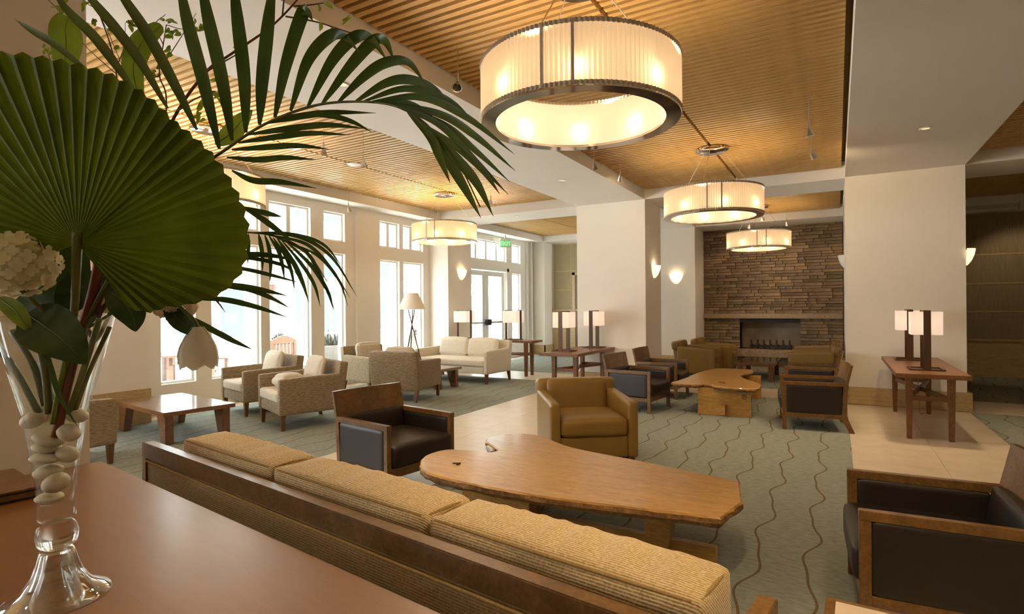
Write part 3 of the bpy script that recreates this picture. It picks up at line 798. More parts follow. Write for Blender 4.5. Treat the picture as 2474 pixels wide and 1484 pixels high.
# ---- fully upholstered leather club chair
def club(label):
    t = thing('leather_club_chair', label, 'armchair', group='leather club chairs')
    for s in (-1, 1):
        x0, x1 = sorted((s * .45, s * .345))
        m = MB().cushion(x0, x1, -.45, .36, .03, .585, .028, .004, 6)
        m.v = [(x, y, z + (max(0, (y + .45)) * .05 if z > .3 else 0)) for x, y, z in m.v]
        m.build('arm', 'tleather', t, smooth=True)
    MB().cushion(-.35, .35, -.425, .25, .03, .25, .02, .004, 6).build('base', 'tleather', t, smooth=True)
    MB().cushion(-.342, .342, -.455, .24, .25, .43, .045, .018).build('seat_cushion', 'tleather', t, smooth=True)
    mt = Matrix.Translation((0, .22, .05)) @ Matrix.Rotation(R(-7), 4, 'X')
    m = MB().cushion(-.345, .345, 0, .20, 0, .70, .05, .012)
    m.v = [tuple(mt @ Vector(v)) for v in m.v]
    m.build('backrest', 'tleather', t, smooth=True)
    m = MB().cushion(-.45, .45, .03, .20, .52, .705, .05, .008)
    m.v = [tuple(mt @ Vector(v)) for v in m.v]
    m.build('top_roll', 'tleather', t, smooth=True)
    for sx in (-1, 1):
        for sy in (-1, 1): MB().box(sx * .38 - .03, sx * .38 + .03, sy * .36 - .03 - .03, sy * .36 + .03 - .03, 0, .04).build('foot', 'leg', t)
    return t
CC = club('olive-tan leather club chair facing the viewer behind the nearest live-edge table')
CC.location = (-2.36, 5.63, 0); CC.rotation_euler.z = R(37)
dup(CC, (-2.78, 13.35, 0), R(90), 'leather club chair left of the fireplace, nearer of its pair')
dup(CC, (-2.60, 14.45, 0), R(90), 'leather club chair left of the fireplace, farther of its pair')
dup(CC, (-.42, 13.1, 0), R(-90), 'leather club chair right of the fireplace, nearer of its pair')
dup(CC, (-.42, 14.3, 0), R(-90), 'leather club chair right of the fireplace, farther of its pair')

# ---- oatmeal fabric armchair / sofa family
def tub(name, label, cat, W, D, body, seatm, nseat=1, npil=0, group=None, hb=.845, ha=.655):
    t = thing(name, label, cat, group=group)
    at_ = .085
    for s in (-1, 1):
        x0, x1 = sorted((s * W / 2, s * (W / 2 - at_)))
        m = MB().cushion(x0, x1, -D / 2, D / 2 - .02, .20, ha, .02, .003, 6)
        m.v = [(x, y + (.05 * (z - .2) if y > 0 else 0), z + (.03 * (y + D / 2) if z > .4 else 0)) for x, y, z in m.v]
        m.build('arm', body, t, smooth=True)
    MB().cushion(-W / 2 + at_, W / 2 - at_, -D / 2 + .015, D / 2 - .1, .20, .345, .012, .002, 4).build('front_rail', body, t, smooth=True)
    n = nseat; wS = (W - 2 * at_) / n
    for k in range(n):
        a = -W / 2 + at_ + k * wS
        MB().cushion(a + .003, a + wS - .003, -D / 2 - .005, D / 2 - .16, .345, .485, .035, .012).build('seat_cushion', seatm, t, smooth=True)
    mt = Matrix.Translation((0, D / 2 - .15, .20)) @ Matrix.Rotation(R(-8), 4, 'X')
    m = MB().cushion(-W / 2, W / 2, 0, .12, .0, hb - .2, .02, .004, 8)
    m.v = [tuple(mt @ Vector(v)) for v in m.v]
    m.build('backrest', body, t, smooth=True)
    for k in range(npil):
        wP = (W - .34) / npil
        a = -W / 2 + .17 + k * wP
        mt2 = Matrix.Translation((a + wP / 2, D / 2 - .24, .685)) @ Matrix.Rotation(R(-14), 4, 'X')
        m = MB().cushion(-wP / 2 + .01, wP / 2 - .01, -.05, .05, -.19, .19, .05, .035)
        m.v = [tuple(mt2 @ Vector(v)) for v in m.v]
        m.build('back_cushion', seatm, t, smooth=True)
    for sx in (-1, 1):
        for sy in (-1, 1):
            x = sx * (W / 2 - .045); y = sy * (D / 2 - .05) - .0; k = .03; b = .019
            dy = .05 if sy > 0 else 0
            MB().hexa([(x - b, y - b + dy, 0), (x + b, y - b + dy, 0), (x + b, y + b + dy, 0), (x - b, y + b + dy, 0)], [(x - k, y - k, .205), (x + k, y - k, .205), (x + k, y + k, .205), (x - k, y + k, .205)]).build('leg', 'leg', t)
    return t
FC = tub('fabric_armchair', 'oatmeal armchair with loose cushion, left of the pair facing the low table', 'armchair', .90, .86, 'fabric_back', 'fabric_seat', 1, 1, 'oatmeal fabric armchairs')
FC.location = (-7.70, 5.62, 0); FC.rotation_euler.z = R(-14)
dup(FC, (-6.35, 5.25, 0), R(-20), 'oatmeal armchair right of the pair facing the low table')
dup(FC, (-7.62, 8.02, 0), R(80), 'oatmeal armchair facing right in front of the windows, partly hidden')
dup(FC, (-6.45, 7.55, 0), R(191), 'oatmeal armchair turned with its back to the viewer')
dup(FC, (-6.80, 2.55, 0), R(180), 'oatmeal armchair at the left edge, half hidden by the near pillar')
pw = thing('throw_pillow', 'small oatmeal pillow lying on the seat of the right armchair of the pair', 'pillow', (-6.40, 5.10, .58), R(-20))
MB().cushion(-.20, .20, -.17, .17, -.07, .07, .07, .045).build('cover', 'fabric_seat', pw, smooth=True)
SF = tub('cream_sofa', 'cream two-cushion sofa in front of the glazed double door', 'sofa', 1.90, .92, 'fabric_cream', 'fabric_cream', 1, 2, None, .86, .66)
SF.location = (-7.0, 10.02, 0); SF.rotation_euler.z = R(-2)

# ---- low tables with wedge legs
def low_table(label, loc, rot, L, Wd, h, mat='cherry'):
    t = thing('coffee_table', label, 'coffee table', loc, rot, 'dark low tables')
    MB().box(-L / 2, L / 2, -Wd / 2, Wd / 2, h - .05, h).build('tabletop', mat, t, bevel=.004)
    for sx in (-1, 1):
        for sy in (-1, 1):
            o, i, lo = L / 2 - .06, L / 2 - .30, L / 2 - .19
            y0, y1 = sorted((sy * (Wd / 2 - .04), sy * (Wd / 2 - .13)))
            MB().prism([(sx * o, h - .05), (sx * i, h - .05), (sx * lo, 0), (sx * o, 0)], y0, y1, 'y').build('leg', mat, t, bevel=.004)
    return t
low_table('dark wooden low table reflecting the windows, before the oatmeal chairs', (-7.30, 4.07, 0), R(-7), 1.50, .82, .385)
low_table('low wooden table between the cream sofa and the oatmeal chair', (-6.95, 8.85, 0), R(-4), 1.05, .66, .39)
low_table('small dark low table before the fireplace hearth', (-1.45, 13.1, 0), R(90), 1.5, .74, .37)

# ---- live edge tables
def live_table(label, outline, loc, rot, h, th, legs, rail, notch=None):
    t = thing('live_edge_table', label, 'coffee table', loc, rot, 'live-edge slab tables')
    # smooth closed outline
    P = [Vector((x, y, 0)) for x, y, s in outline]; sharp = [s for _, _, s in outline]
    n = len(P); pts = []
    for i in range(n):
        a, b, c, d = P[i - 1], P[i], P[(i + 1) % n], P[(i + 2) % n]
        if sharp[i]: a = b - (c - b) * .3
        if sharp[(i + 1) % n]: d = c + (c - b) * .3
        for k in range(6):
            u = k / 6
            pts.append(0.5 * ((2 * b) + (c - a) * u + (2 * a - 5 * b + 4 * c - d) * u * u + (3 * b - a - 3 * c + d) * u ** 3))
    m = len(pts); vs = []; cen = sum(pts, Vector()) / m
    rnd = random.Random(5)
    levels = ((h, 0.0), (h - .010, .010), (h - th * .5, .012), (h - th * .85, -.012), (h - th, -.05))
    for z, o in levels:
        for k, p in enumerate(pts):
            t_ = (pts[(k + 1) % m] - pts[k - 1]).normalized(); nn = Vector((t_.y, -t_.x, 0))
            j = 0 if z == h else rnd.uniform(-.006, .006)
            q = p + nn * (o + j); vs.append((q.x, q.y, z + (rnd.uniform(-.004, .004) if z < h - .02 else 0)))
    fs = []
    L = len(levels)
    for l in range(L - 1):
        for k in range(m): fs.append((l * m + k, (l + 1) * m + k, (l + 1) * m + (k + 1) % m, l * m + (k + 1) % m))
    area = sum(pts[k].x * pts[(k + 1) % m].y - pts[(k + 1) % m].x * pts[k].y for k in range(m))
    top = MB().add(vs[:m] + vs[m:2 * m], [f for f in fs[:m]]); 
    me = bpy.data.meshes.new('slab_top')
    mbx = MB(); mbx.add(vs, fs + [tuple(range(m)), tuple(range((L - 1) * m, L * m))[::-1]])
    o = mbx.build('slab_top', 'liveedge', t)
    o.data.materials.append(M['bark'])
    for p in o.data.polygons:
        zs = [o.data.vertices[v].co.z for v in p.vertices]
        if max(zs) < h - .004 and len(p.vertices) == 4: p.material_index = 1
    bm = bmesh.new(); bm.from_mesh(o.data); bmesh.ops.recalc_face_normals(bm, faces=bm.faces)
    bmesh.ops.triangulate(bm, faces=[f for f in bm.faces if len(f.verts) > 4]); bm.to_mesh(o.data); bm.free()
    for k, (poly, a, b, ax) in enumerate(legs):
        MB().prism(poly, a, b, ax).build('slab_leg', 'liveedge', t, bevel=.003)
    MB().box(*rail).build('stretcher', 'liveedge', t, bevel=.003)
    return t
# outline in world xy (third value marks a cut corner)
O1 = [(-2.62, 3.22, 0), (-2.73, 3.42, 0), (-2.70, 3.63, 0), (-2.52, 3.70, 0), (-2.36, 3.72, 0), (-2.34, 3.84, 0), (-2.56, 4.02, 0), (-2.62, 4.18, 0), (-2.50, 4.38, 0), (-2.25, 4.40, 0), (-1.85, 4.16, 0), (-1.2, 4.02, 0), (-.56, 3.86, 1), (-.49, 3.46, 1), (-.55, 3.16, 1), (-.95, 3.10, 0), (-1.5, 3.02, 0), (-2.1, 3.02, 0), (-2.45, 3.08, 0)]
lt1 = live_table('long live-edge slab table with forked end, behind the gold sofa', O1[::-1], (0, 0, 0), 0, .42, .075,
    [([(-2.36, 3.36), (-1.78, 3.30), (-1.77, 3.40), (-2.35, 3.46)], 0, .36, 'z'), ([(-2.12, 3.46), (-2.04, 3.46), (-2.04, 3.98), (-2.12, 3.98)], 0, .36, 'z'),
     ([(-1.02, 0), (-.90, 0), (-.85, .36), (-1.03, .36)], 3.38, 3.50, 'y')], (-2.35, -.62, 3.42, 3.48, .02, .14))
MB().tube([(-2.50, 3.93, .395), (-2.42, 3.86, .39), (-2.37, 3.79, .395)], [.02, .032, .02], 8).build('cut_notch', 'steel', lt1)
O2 = [(-2.10, 8.32, 0), (-2.07, 8.55, 0), (-2.03, 9.0, 0), (-2.02, 9.6, 0), (-1.90, 10.4, 0), (-1.82, 10.55, 1), (-1.30, 10.58, 1), (-1.24, 10.2, 0), (-1.36, 9.7, 0), (-1.22, 9.2, 0), (-.98, 8.75, 0), (-.93, 8.40, 0), (-.99, 8.16, 0), (-1.25, 8.16, 0), (-1.48, 8.22, 0), (-1.55, 8.36, 0), (-1.66, 8.38, 0), (-1.74, 8.26, 0), (-1.95, 8.24, 0)]
lt2 = live_table('broad live-edge slab table with ragged near end, beyond the leather club chair', O2[::-1], (0, 0, 0), 0, .43, .06,
    [([(-1.74, 0), (-1.03, 0), (-1.03, .38), (-1.74, .38)], 8.34, 8.42, 'y'),
     ([(-1.74, 0), (-1.1, 0), (-1.1, .38), (-1.74, .38)], 10.1, 10.18, 'y')], (-1.42, -1.36, 8.28, 10.26, .02, .16))
MB().lathe([(0, 0), (.03, -.004), (.036, 0)], 12).build('knot_hole', 'bark', lt2).matrix_local = Matrix.Translation((-1.12, 8.335, .28)) @ Matrix.Rotation(R(90), 4, 'X')
MB().tube([(-1.5, 8.62, .432), (-1.42, 8.58, .434), (-1.40, 8.50, .432)], .007, 5).build('crack', 'iron', lt2)
MB().tube([(-2.42, 3.33, .421), (-2.37, 3.35, .423), (-2.37, 3.31, .421)], .008, 5).build('knot', 'iron', lt1)

# ---- console tables (local long axis = y) and slab lamps
def console(label, loc, rot, L, Wd, h, legw=.39, inset=.28, taper=False):
    t = thing('console_table', label, 'console table', loc, rot, 'wooden console tables')
    MB().box(-Wd / 2, Wd / 2, -L / 2, L / 2, h - .05, h).build('tabletop', 'console', t, bevel=.004)
    for sy in (-1, 1):
        for sx in (-1, 1):
            x, y = sx * legw / 2, sy * (L / 2 - inset)
            MB().hexa([(x - .024, y - .03, 0), (x + .024, y - .03, 0), (x + .024, y + .03, 0), (x - .024, y + .03, 0)], [(x - .036, y - .04, h - .05), (x + .036, y - .04, h - .05), (x + .036, y + .04, h - .05), (x - .036, y + .04, h - .05)]).build('leg', 'console', t)
        y = sy * (L / 2 - inset)
        MB().box(-legw / 2 + .02, legw / 2 - .02, y - .015, y + .015, h * .57, h * .57 + .055).build('end_stretcher', 'console', t)
    a = L / 2 - inset
    for s in (-1, 1):
        m = Matrix.Translation((0, 0, h * .60 - .02)) @ Matrix.Rotation(math.atan2(legw * s, 2 * a), 4, 'Z')
        ln = math.hypot(legw / 2, a)
        MB().box(-.014, .014, -ln, ln, 0, .05, m).build('cross_brace', 'console', t)
    return t
console('wooden console table with two lamps in front of the right pillar', (.905, 8.86, 0), 0, 2.42, .68, .77)
console('wooden console table with two lamps in front of the middle pillar', (-4.03, 9.42, 0), 0, 1.80, .70, .77, .40)
console('wooden console table with two lamps behind the cream sofa', (-6.95, 11.22, 0), R(90), 2.30, .50, .80, .28, .22)
def slab_lamp(label, loc, rot, h=.70, wS=.30):
    t = thing('table_lamp', label, 'table lamp', loc, rot, 'box shade table lamps')
    m = MB(); b = .15
    for s in (-1, 1): m.box(-.17, .17, s * b - .012, s * b + .012, 0, .018).box(s * .158 - .012, s * .158 + .012, -b, b, 0, .018)
    m.build('base_frame', 'bronze', t)
    for s in (-1, 1): MB().box(-.035, .035, s * (wS / 2 + .012) - .009, s * (wS / 2 + .012) + .009, 0.0, h).build('post', 'bronze', t, bevel=.002)
    MB().box(-.03, .03, -wS / 2 - .02, wS / 2 + .02, h - .014, h).build('top_bar', 'bronze', t)
    sh = MB(); z0, z1, q = h - .285, h - .018, wS / 2
    sh.add([(-q, -q, z0), (q, -q, z0), (q, q, z0), (-q, q, z0), (-q, -q, z1), (q, -q, z1), (q, q, z1), (-q, q, z1)], [(0, 1, 5, 4), (1, 2, 6, 5), (2, 3, 7, 6), (3, 0, 4, 7)])
    sh.build('shade', 'shade_box', t)
    point('bulb_light', (0, 0, (z0 + z1) / 2), 2.2 * K_LAMP, .03, WARM, t)
    return t
slab_lamp('box-shade lamp on the right pillar console, nearer of its two', (.90, 8.22, .77), R(0))
slab_lamp('box-shade lamp on the right pillar console, farther of its two', (.86, 9.55, .77), R(0))
slab_lamp('box-shade lamp on the middle pillar console, left of its two', (-4.12, 8.98, .77), R(0))
slab_lamp('box-shade lamp on the middle pillar console, right of its two', (-3.98, 10.02, .77), R(0))
slab_lamp('box-shade lamp behind the cream sofa, left of its two', (-7.78, 11.22, .80), R(90), .68, .36)
slab_lamp('box-shade lamp behind the cream sofa, right of its two', (-6.42, 11.22, .80), R(90), .68, .36)
cordm = MB().tube([(.90, 8.9, .74), (.91, 9.1, .45), (.95, 9.3, .10), (1.0, 9.6, .02), (1.05, 9.75, .015)], .004, 5).build('lamp_cord', 'piping')
tag(cordm, 'thin lamp cord trailing under the console by the right pillar', 'cord')

# ---- tripod floor lamp
tl = thing('tripod_floor_lamp', 'tripod floor lamp with white cone shade beside the windows', 'floor lamp', (-7.72, 9.22, 0))
MB().lathe([(.29, 1.52), (.13, 1.86)], 40).build('shade', 'lamp_white', tl, smooth=True)
for k in range(3):
    a = 2 * PI * k / 3 + .4
    MB().tube([(.30 * math.cos(a), .30 * math.sin(a), 0), (-.10 * math.cos(a), -.10 * math.sin(a), 1.60)], .011, 8).build('leg', 'bronze', tl)
MB().tube([(0, 0, 1.55), (0, 0, 1.75)], .012, 8).build('stem', 'bronze', tl)

# ---- gold chenille sofa in the foreground (local x along the back, +y away from viewer)
SA = R(-8.0)
so = thing('gold_sofa', 'gold ribbed sofa with walnut back rail, seen from behind across the foreground', 'sofa', (-3.225, 1.63, 0), SA)
LS = 3.04
MB().box(0, LS, 0, .055, .765, .845).build('back_rail', 'walnut', so, bevel=.004)
MB().box(0, .05, 0, .06, .0, .765).build('corner_post', 'walnut', so, bevel=.003)
MB().box(LS - .05, LS, 0, .06, .0, .765).build('corner_post', 'walnut', so, bevel=.003)
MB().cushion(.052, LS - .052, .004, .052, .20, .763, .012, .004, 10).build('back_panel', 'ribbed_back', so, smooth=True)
MB().tube([(.055, -.002, .755), (LS - .055, -.002, .755)], .006, 6).build('welt', 'piping', so)
MB().box(.05, LS - .05, .05, .86, .14, .22).build('seat_deck', 'walnut', so)
cw = (LS - .10) / 3
for k in range(3):
    a = .05 + k * cw
    MB().cushion(a + .004, a + cw - .004, .20, .88, .22, .44, .05, .02).build('seat_cushion', 'ribbed', so, smooth=True)
CU = [(.27, 1.145), (1.15, 2.085), (2.09, 2.975)]
for k, (a, b) in enumerate(CU):
    n = 28
    m = MB().cushion(a + .006, b - .006, .092, .318, .44, .882, .016, .020, n)
    rr = random.Random(k + 3); ph = rr.uniform(0, 6)
    m.v = [(x, y, z + (.0045 * math.sin(x * 62 + 2.5 * math.sin(x * 9 + ph) + y * 10) if z > .86 and .12 < y < .30 else 0)) for x, y, z in m.v]
    o = m.build('back_cushion', 'ribbed', so, smooth=True)
    zt = .874
    pts = [(a + .03, .100, zt), ((a + b) / 2, .090, zt + .004), (b - .03, .100, zt), (b - .013, .12, zt), (b - .008, .2, zt + .006), (b - .013, .28, zt), (b - .03, .306, zt), ((a + b) / 2, .318, zt + .004), (a + .03, .306, zt), (a + .013, .28, zt), (a + .008, .2, zt + .006), (a + .013, .12, zt), (a + .03, .100, zt)]
    MB().tube(pts, .0055, 6).build('piping', 'piping', o)
for s, x in ((0, .0), (1, 2.905)):
    MB().box(x, x + .06, .325 if s else .06, .82, .535, .59).build('arm', 'walnut', so, bevel=.004)
    MB().box(x, x + .06, .74, .82, 0, .535).build('front_leg', 'walnut', so, bevel=.004)

# ---- large table in the foreground
ft = thing('sofa_table', 'large polished brown table behind the gold sofa, carrying the vase', 'table', (-3.36, 1.50, 0), R(-7.5))
MB().box(0, 4.2, -1.25, 0, .715, .76).build('tabletop', 'desk', ft, bevel=.006)
for x in (.1, 3.9):
    for y in (-1.15, -.12): MB().box(x, x + .09, y, y + .09, 0, .715).build('leg', 'desk', ft, bevel=.004)
# ---- end table in the lower right corner
et = thing('end_table', 'low table corner with a wooden rim at the bottom edge', 'side table', (.29, 1.90, 0), R(-2))
MB().box(-.34, .34, -.28, .28, .50, .56).build('rim', 'walnut', et, bevel=.004)
MB().box(-.31, .31, -.25, .25, .555, .563).build('inset_top', 'tile', et)  # pale stone colour stands in for a reflection on the top
for sx in (-1, 1):
    for sy in (-1, 1): MB().box(sx * .31 - .025, sx * .31 + .025, sy * .25 - .025, sy * .25 + .025, 0, .50).build('leg', 'walnut', et)

# ================================================================ VASE AND ARRANGEMENT
M['leaf_fan'] = leafy('fan_leaf_green', (0.075, 0.105, 0.007), (0.125, 0.165, 0.010), 5.0, trans=.5)
M['leaf_palm'] = leafy('palm_leaflet_green', (0.030, 0.070, 0.012), (0.065, 0.125, 0.018), 8.0, rough=.3, trans=.2)
M['leaf_dark'] = leafy('dark_veined_leaf', (0.018, 0.045, 0.008), (0.04, 0.085, 0.014), 10.0, rough=.45, trans=.15)
M['leaf_lime'] = leafy('lime_leaf', (0.16, 0.22, 0.02), (0.30, 0.38, 0.04), 10.0, trans=.4)
M['stemgreen'] = leafy('green_stem', (0.07, 0.09, 0.018), (0.15, 0.17, 0.035), 20.0, trans=.05)
M['stemred'] = plain('dark_red_stem', (0.16, 0.022, 0.012), 0.45, var=.2, scale=20)
M['twig'] = plain('brown_twig', (0.10, 0.032, 0.018), 0.6, var=.25, scale=40)
M['petal'] = leafy('ivory_petal', (0.80, 0.75, 0.48), (0.90, 0.86, 0.63), 20.0, rough=.6, trans=.35)
M['petal_pink'] = leafy('blush_petal', (0.78, 0.62, 0.48), (0.88, 0.74, 0.60), 20.0, rough=.6, trans=.35)
M['petal_white'] = leafy('white_tulip_petal', (0.80, 0.75, 0.62), (0.88, 0.84, 0.72), (6.0), (1, 1, .3), rough=.5, trans=.4)
M['pebble'] = plain('white_pebble', (0.72, 0.64, 0.50), 0.5, var=.08, scale=30)
m_, nt_, b_ = nodes('clear_vase_glass')
b_.inputs['Transmission Weight'].default_value = 1.0; b_.inputs['Roughness'].default_value = 0.0; b_.inputs['IOR'].default_value = 1.45; b_.inputs['Base Color'].default_value = (.97, .99, .97, 1)
# let daylight through: thin glass must not cast a solid shadow, so mix in plain transparency
tp_ = N(nt_, 'ShaderNodeBsdfTransparent'); tp_.inputs[0].default_value = (.96, .98, .96, 1)
fr_ = N(nt_, 'ShaderNodeMixShader'); fr_.inputs[0].default_value = .45
nt_.links.new(b_.outputs[0], fr_.inputs[1]); nt_.links.new(tp_.outputs[0], fr_.inputs[2]); nt_.links.new(fr_.outputs[0], nt_.nodes['Material Output'].inputs[0])
M['vase'] = m_

g_ = bpy.data.materials.new('thin_vase_glass'); g_.use_nodes = True; nt_ = g_.node_tree; nt_.nodes.clear()
o_ = N(nt_, 'ShaderNodeOutputMaterial'); t_ = N(nt_, 'ShaderNodeBsdfTransparent'); t_.inputs[0].default_value = (.965, .985, .97, 1)
gl_ = N(nt_, 'ShaderNodeBsdfGlossy'); gl_.inputs['Roughness'].default_value = .01; lw_ = N(nt_, 'ShaderNodeLayerWeight'); lw_.inputs[0].default_value = .35; pw_ = N(nt_, 'ShaderNodeMath', operation='POWER'); nt_.links.new(lw_.outputs['Facing'], pw_.inputs[0]); pw_.inputs[1].default_value = 2.5; fz_ = N(nt_, 'ShaderNodeMath', operation='MULTIPLY_ADD'); nt_.links.new(pw_.outputs[0], fz_.inputs[0]); fz_.inputs[1].default_value = .45; fz_.inputs[2].default_value = .03
mx_ = N(nt_, 'ShaderNodeMixShader'); nt_.links.new(fz_.outputs[0], mx_.inputs[0]); nt_.links.new(t_.outputs[0], mx_.inputs[1]); nt_.links.new(gl_.outputs[0], mx_.inputs[2]); nt_.links.new(mx_.outputs[0], o_.inputs[0])
M['vase_thin'] = g_
VX, VY, VZ = -1.866, .7225, .76
vs_ = thing('glass_vase', 'tall clear trumpet vase with bell foot on the polished table', 'vase', (VX, VY, VZ))
outer = [(.044, .222), (.043, .25), (.045, .30), (.056, .39), (.072, .507), (.100, .62), (.137, .775)]
inner = [(r - .004, z) for r, z in outer[::-1]]
inner[-1] = (.036, .262); inner[-2] = (.039, .285)
MB().lathe([(.0, .214), (.036, .214)] + outer + [(.135, .777)] + inner + [(.0, .256)], 48).build('trumpet', 'vase_thin', vs_, smooth=True)
MB().lathe([(0, .138), (.030, .139), (.044, .150), (.050, .176), (.044, .202), (.032, .213), (0, .2135)], 36).build('knob', 'vase', vs_, smooth=True)
MB().lathe([(0, .137), (.034, .137), (.040, .128), (.047, .10), (.058, .066), (.078, .034), (.105, .014), (.122, .006), (.123, .001), (.118, .0005), (.100, .010), (.074, .028), (.053, .060), (.040, .098), (.030, .122), (0, .124)], 48).build('bell_foot', 'vase', vs_, smooth=True)

# pebbles
pm = [MB().lathe([(0, -.5), (.32, -.44), (.48, -.2), (.5, .05), (.4, .34), (.2, .47), (0, .5)], 14).mesh('pebble', True) for _ in range(1)][0]
pm.materials.append(M['pebble'])
DV = 1.556      # axial depth of the vase
PB = [(119, 1203, 70, 26, 0, 0), (135, 1167, 68, 46, 28, -.012), (117, 1139, 77, 34, 10, .004), (111, 1107, 84, 27, -2, -.006), (112, 1081, 74, 24, -10, .004), (118, 1060, 88, 32, -16, 0),
      (166, 1046, 46, 50, 60, -.012), (80, 1014, 46, 58, -60, -.010), (106, 1000, 46, 46, 20, .018), (162, 1098, 46, 50, 70, .010), (186, 1004, 40, 48, 70, .012)]
_r3 = Matrix((_r2, _u2, -_fw)).transposed()
for px, py, a, b, t, dd in PB:
    o = put('pebble', pm, None); o.location = at(px, py, DV + dd); q_ = DV / FPX
    o.rotation_euler = (_r3.to_4x4() @ Matrix.Rotation(R(t), 4, 'Z')).to_euler(); o.scale = (a * q_ * .84, b * q_ * 1.0, .05 if a < 60 else .06)
    tag(o, 'smooth white pebble stacked inside the glass vase', 'pebble', 'pebbles in the vase')

def curve_pts(pp, n=14):
    """pp: list of (px,py,depth); Catmull-Rom through them in space"""
    P = [at(*p) for p in pp]; out = []
    if len(P) == 2: return [P[0].lerp(P[1], k / n) for k in range(n + 1)]
    for i in range(len(P) - 1):
        a = P[i - 1] if i else P[0] * 2 - P[1]; b, c = P[i], P[i + 1]; d = P[i + 2] if i + 2 < len(P) else P[-1] * 2 - P[-2]
        for k in range(n):
            u = k / n
            out.append(.5 * ((2 * b) + (c - a) * u + (2 * a - 5 * b + 4 * c - d) * u * u + (3 * b - a - 3 * c + d) * u ** 3))
    out.append(P[-1]); return out
def blade(pp, wpx, fold=.35, n=8, prof=None, twist=0.0, wavy=0.0):
    """folded leaf blade along a curve; wpx = widest width in pixels"""
    C = curve_pts(pp, n); m = len(C) - 1
    d0 = pp[0][2]; wd = wpx * d0 / FPX
    vs = []; fs = []
    for k, c in enumerate(C):
        u = k / m
        t = (C[min(k + 1, m)] - C[max(k - 1, 0)]).normalized()
        view = (c - CAM).normalized()
        s = t.cross(view)
        if s.length < 1e-4: s = Vector((1, 0, 0))
        s.normalize(); nn = s.cross(t).normalized()
        w_ = (prof(u) if prof else (math.sin(PI * min(1, u * 1.02 + .04)) ** .7 if u < .5 else (1 - ((u - .5) / .5) ** 1.7))) * wd / 2
        w_ = max(w_, .0004)
        q = Matrix.Rotation(twist * u, 3, t); s2 = q @ s; n2 = q @ nn
        wv = wavy * wd * math.sin(u * 40)
        vs += [c + s2 * w_ - n2 * w_ * fold + n2 * wv, c, c - s2 * w_ - n2 * w_ * fold - n2 * wv]
    for k in range(m):
        a = k * 3
        fs += [(a, a + 1, a + 4, a + 3), (a + 1, a + 2, a + 5, a + 4)]
    return MB().add(vs, fs)
def stem(pp, r0, r1, n=8, sides=7):
    C = curve_pts(pp, n); m = len(C) - 1
    return MB().tube(C, [r0 + (r1 - r0) * k / m for k in range(m + 1)], sides)

# ---- fan palm leaf
fan = thing('fan_palm_leaf', 'huge round pleated fan palm leaf filling the upper left', 'leaf', tuple(at(185, 592, 1.42)))
H0 = (187, 588)
edge = [(-50, 300), (-46, 238), (-40, 232), (-20, 330), (-10, 388), (0, 415), (15, 418), (25, 405), (40, 385), (52, 378), (64, 385), (75, 400), (90, 425), (105, 455), (120, 500), (135, 520), (150, 500), (165, 470), (180, 430), (195, 380), (203, 330)]
def rad(a):
    for (a0, r0), (a1, r1) in zip(edge, edge[1:]):
        if a0 <= a <= a1: return r0 + (r1 - r0) * (a - a0) / (a1 - a0)
    return edge[-1][1]
# outline radii measured from the hub towards the rim
edge = [(-52, 190), (-49, 215), (-43, 245), (-36, 262), (-28, 312), (-20, 366), (-12, 398), (-4, 412), (4, 415), (12, 412), (20, 402), (28, 396), (36, 388), (44, 380), (52, 376), (60, 388), (70, 402), (80, 418), (90, 432), (100, 455), (110, 490), (120, 520), (135, 540), (150, 520), (165, 480), (180, 430), (195, 380), (203, 330)]
NF = 46; A0, A1 = -52, 203
vs = []; fs = []
NR = 9
inv = fan.matrix_basis.inverted() if False else None
base_p = Vector(fan.location)
for i in range(2 * NF + 1):
    a = A0 + (A1 - A0) * i / (2 * NF)
    ra = rad(a)
    if i % 2: ra *= 1.012
    else: ra *= .988
    for j in range(NR + 1):
        u = j / NR; r = 6 + (ra - 6) * u
        zig = (.011 if i % 2 else -.011) * (u ** .8) * (1.0 - .15 * u)
        dep = 1.42 - .10 * u * u * math.sin(R(a) * .5 + .4) + .05 * u * u * (1 if a > 110 else 0) * (a - 110) / 60 + zig
        vs.append(at(H0[0] + r * math.cos(R(a)), H0[1] - r * math.sin(R(a)), dep) - base_p)
for i in range(2 * NF):
    for j in range(NR):
        p = i * (NR + 1) + j
        fs.append((p, p + 1, p + NR + 2, p + NR + 1))
MB().add(vs, fs).build('blade', 'leaf_fan', fan)
def local(m, o): m.v = [tuple(Vector(v) - Vector(o.location)) for v in m.v]; return m
local(stem([(187, 560, 1.41), (184, 640, 1.43), (178, 760, 1.50), (150, 960, 1.555)], .0125, .008), fan).build('petiole', 'stemgreen', fan, smooth=True)

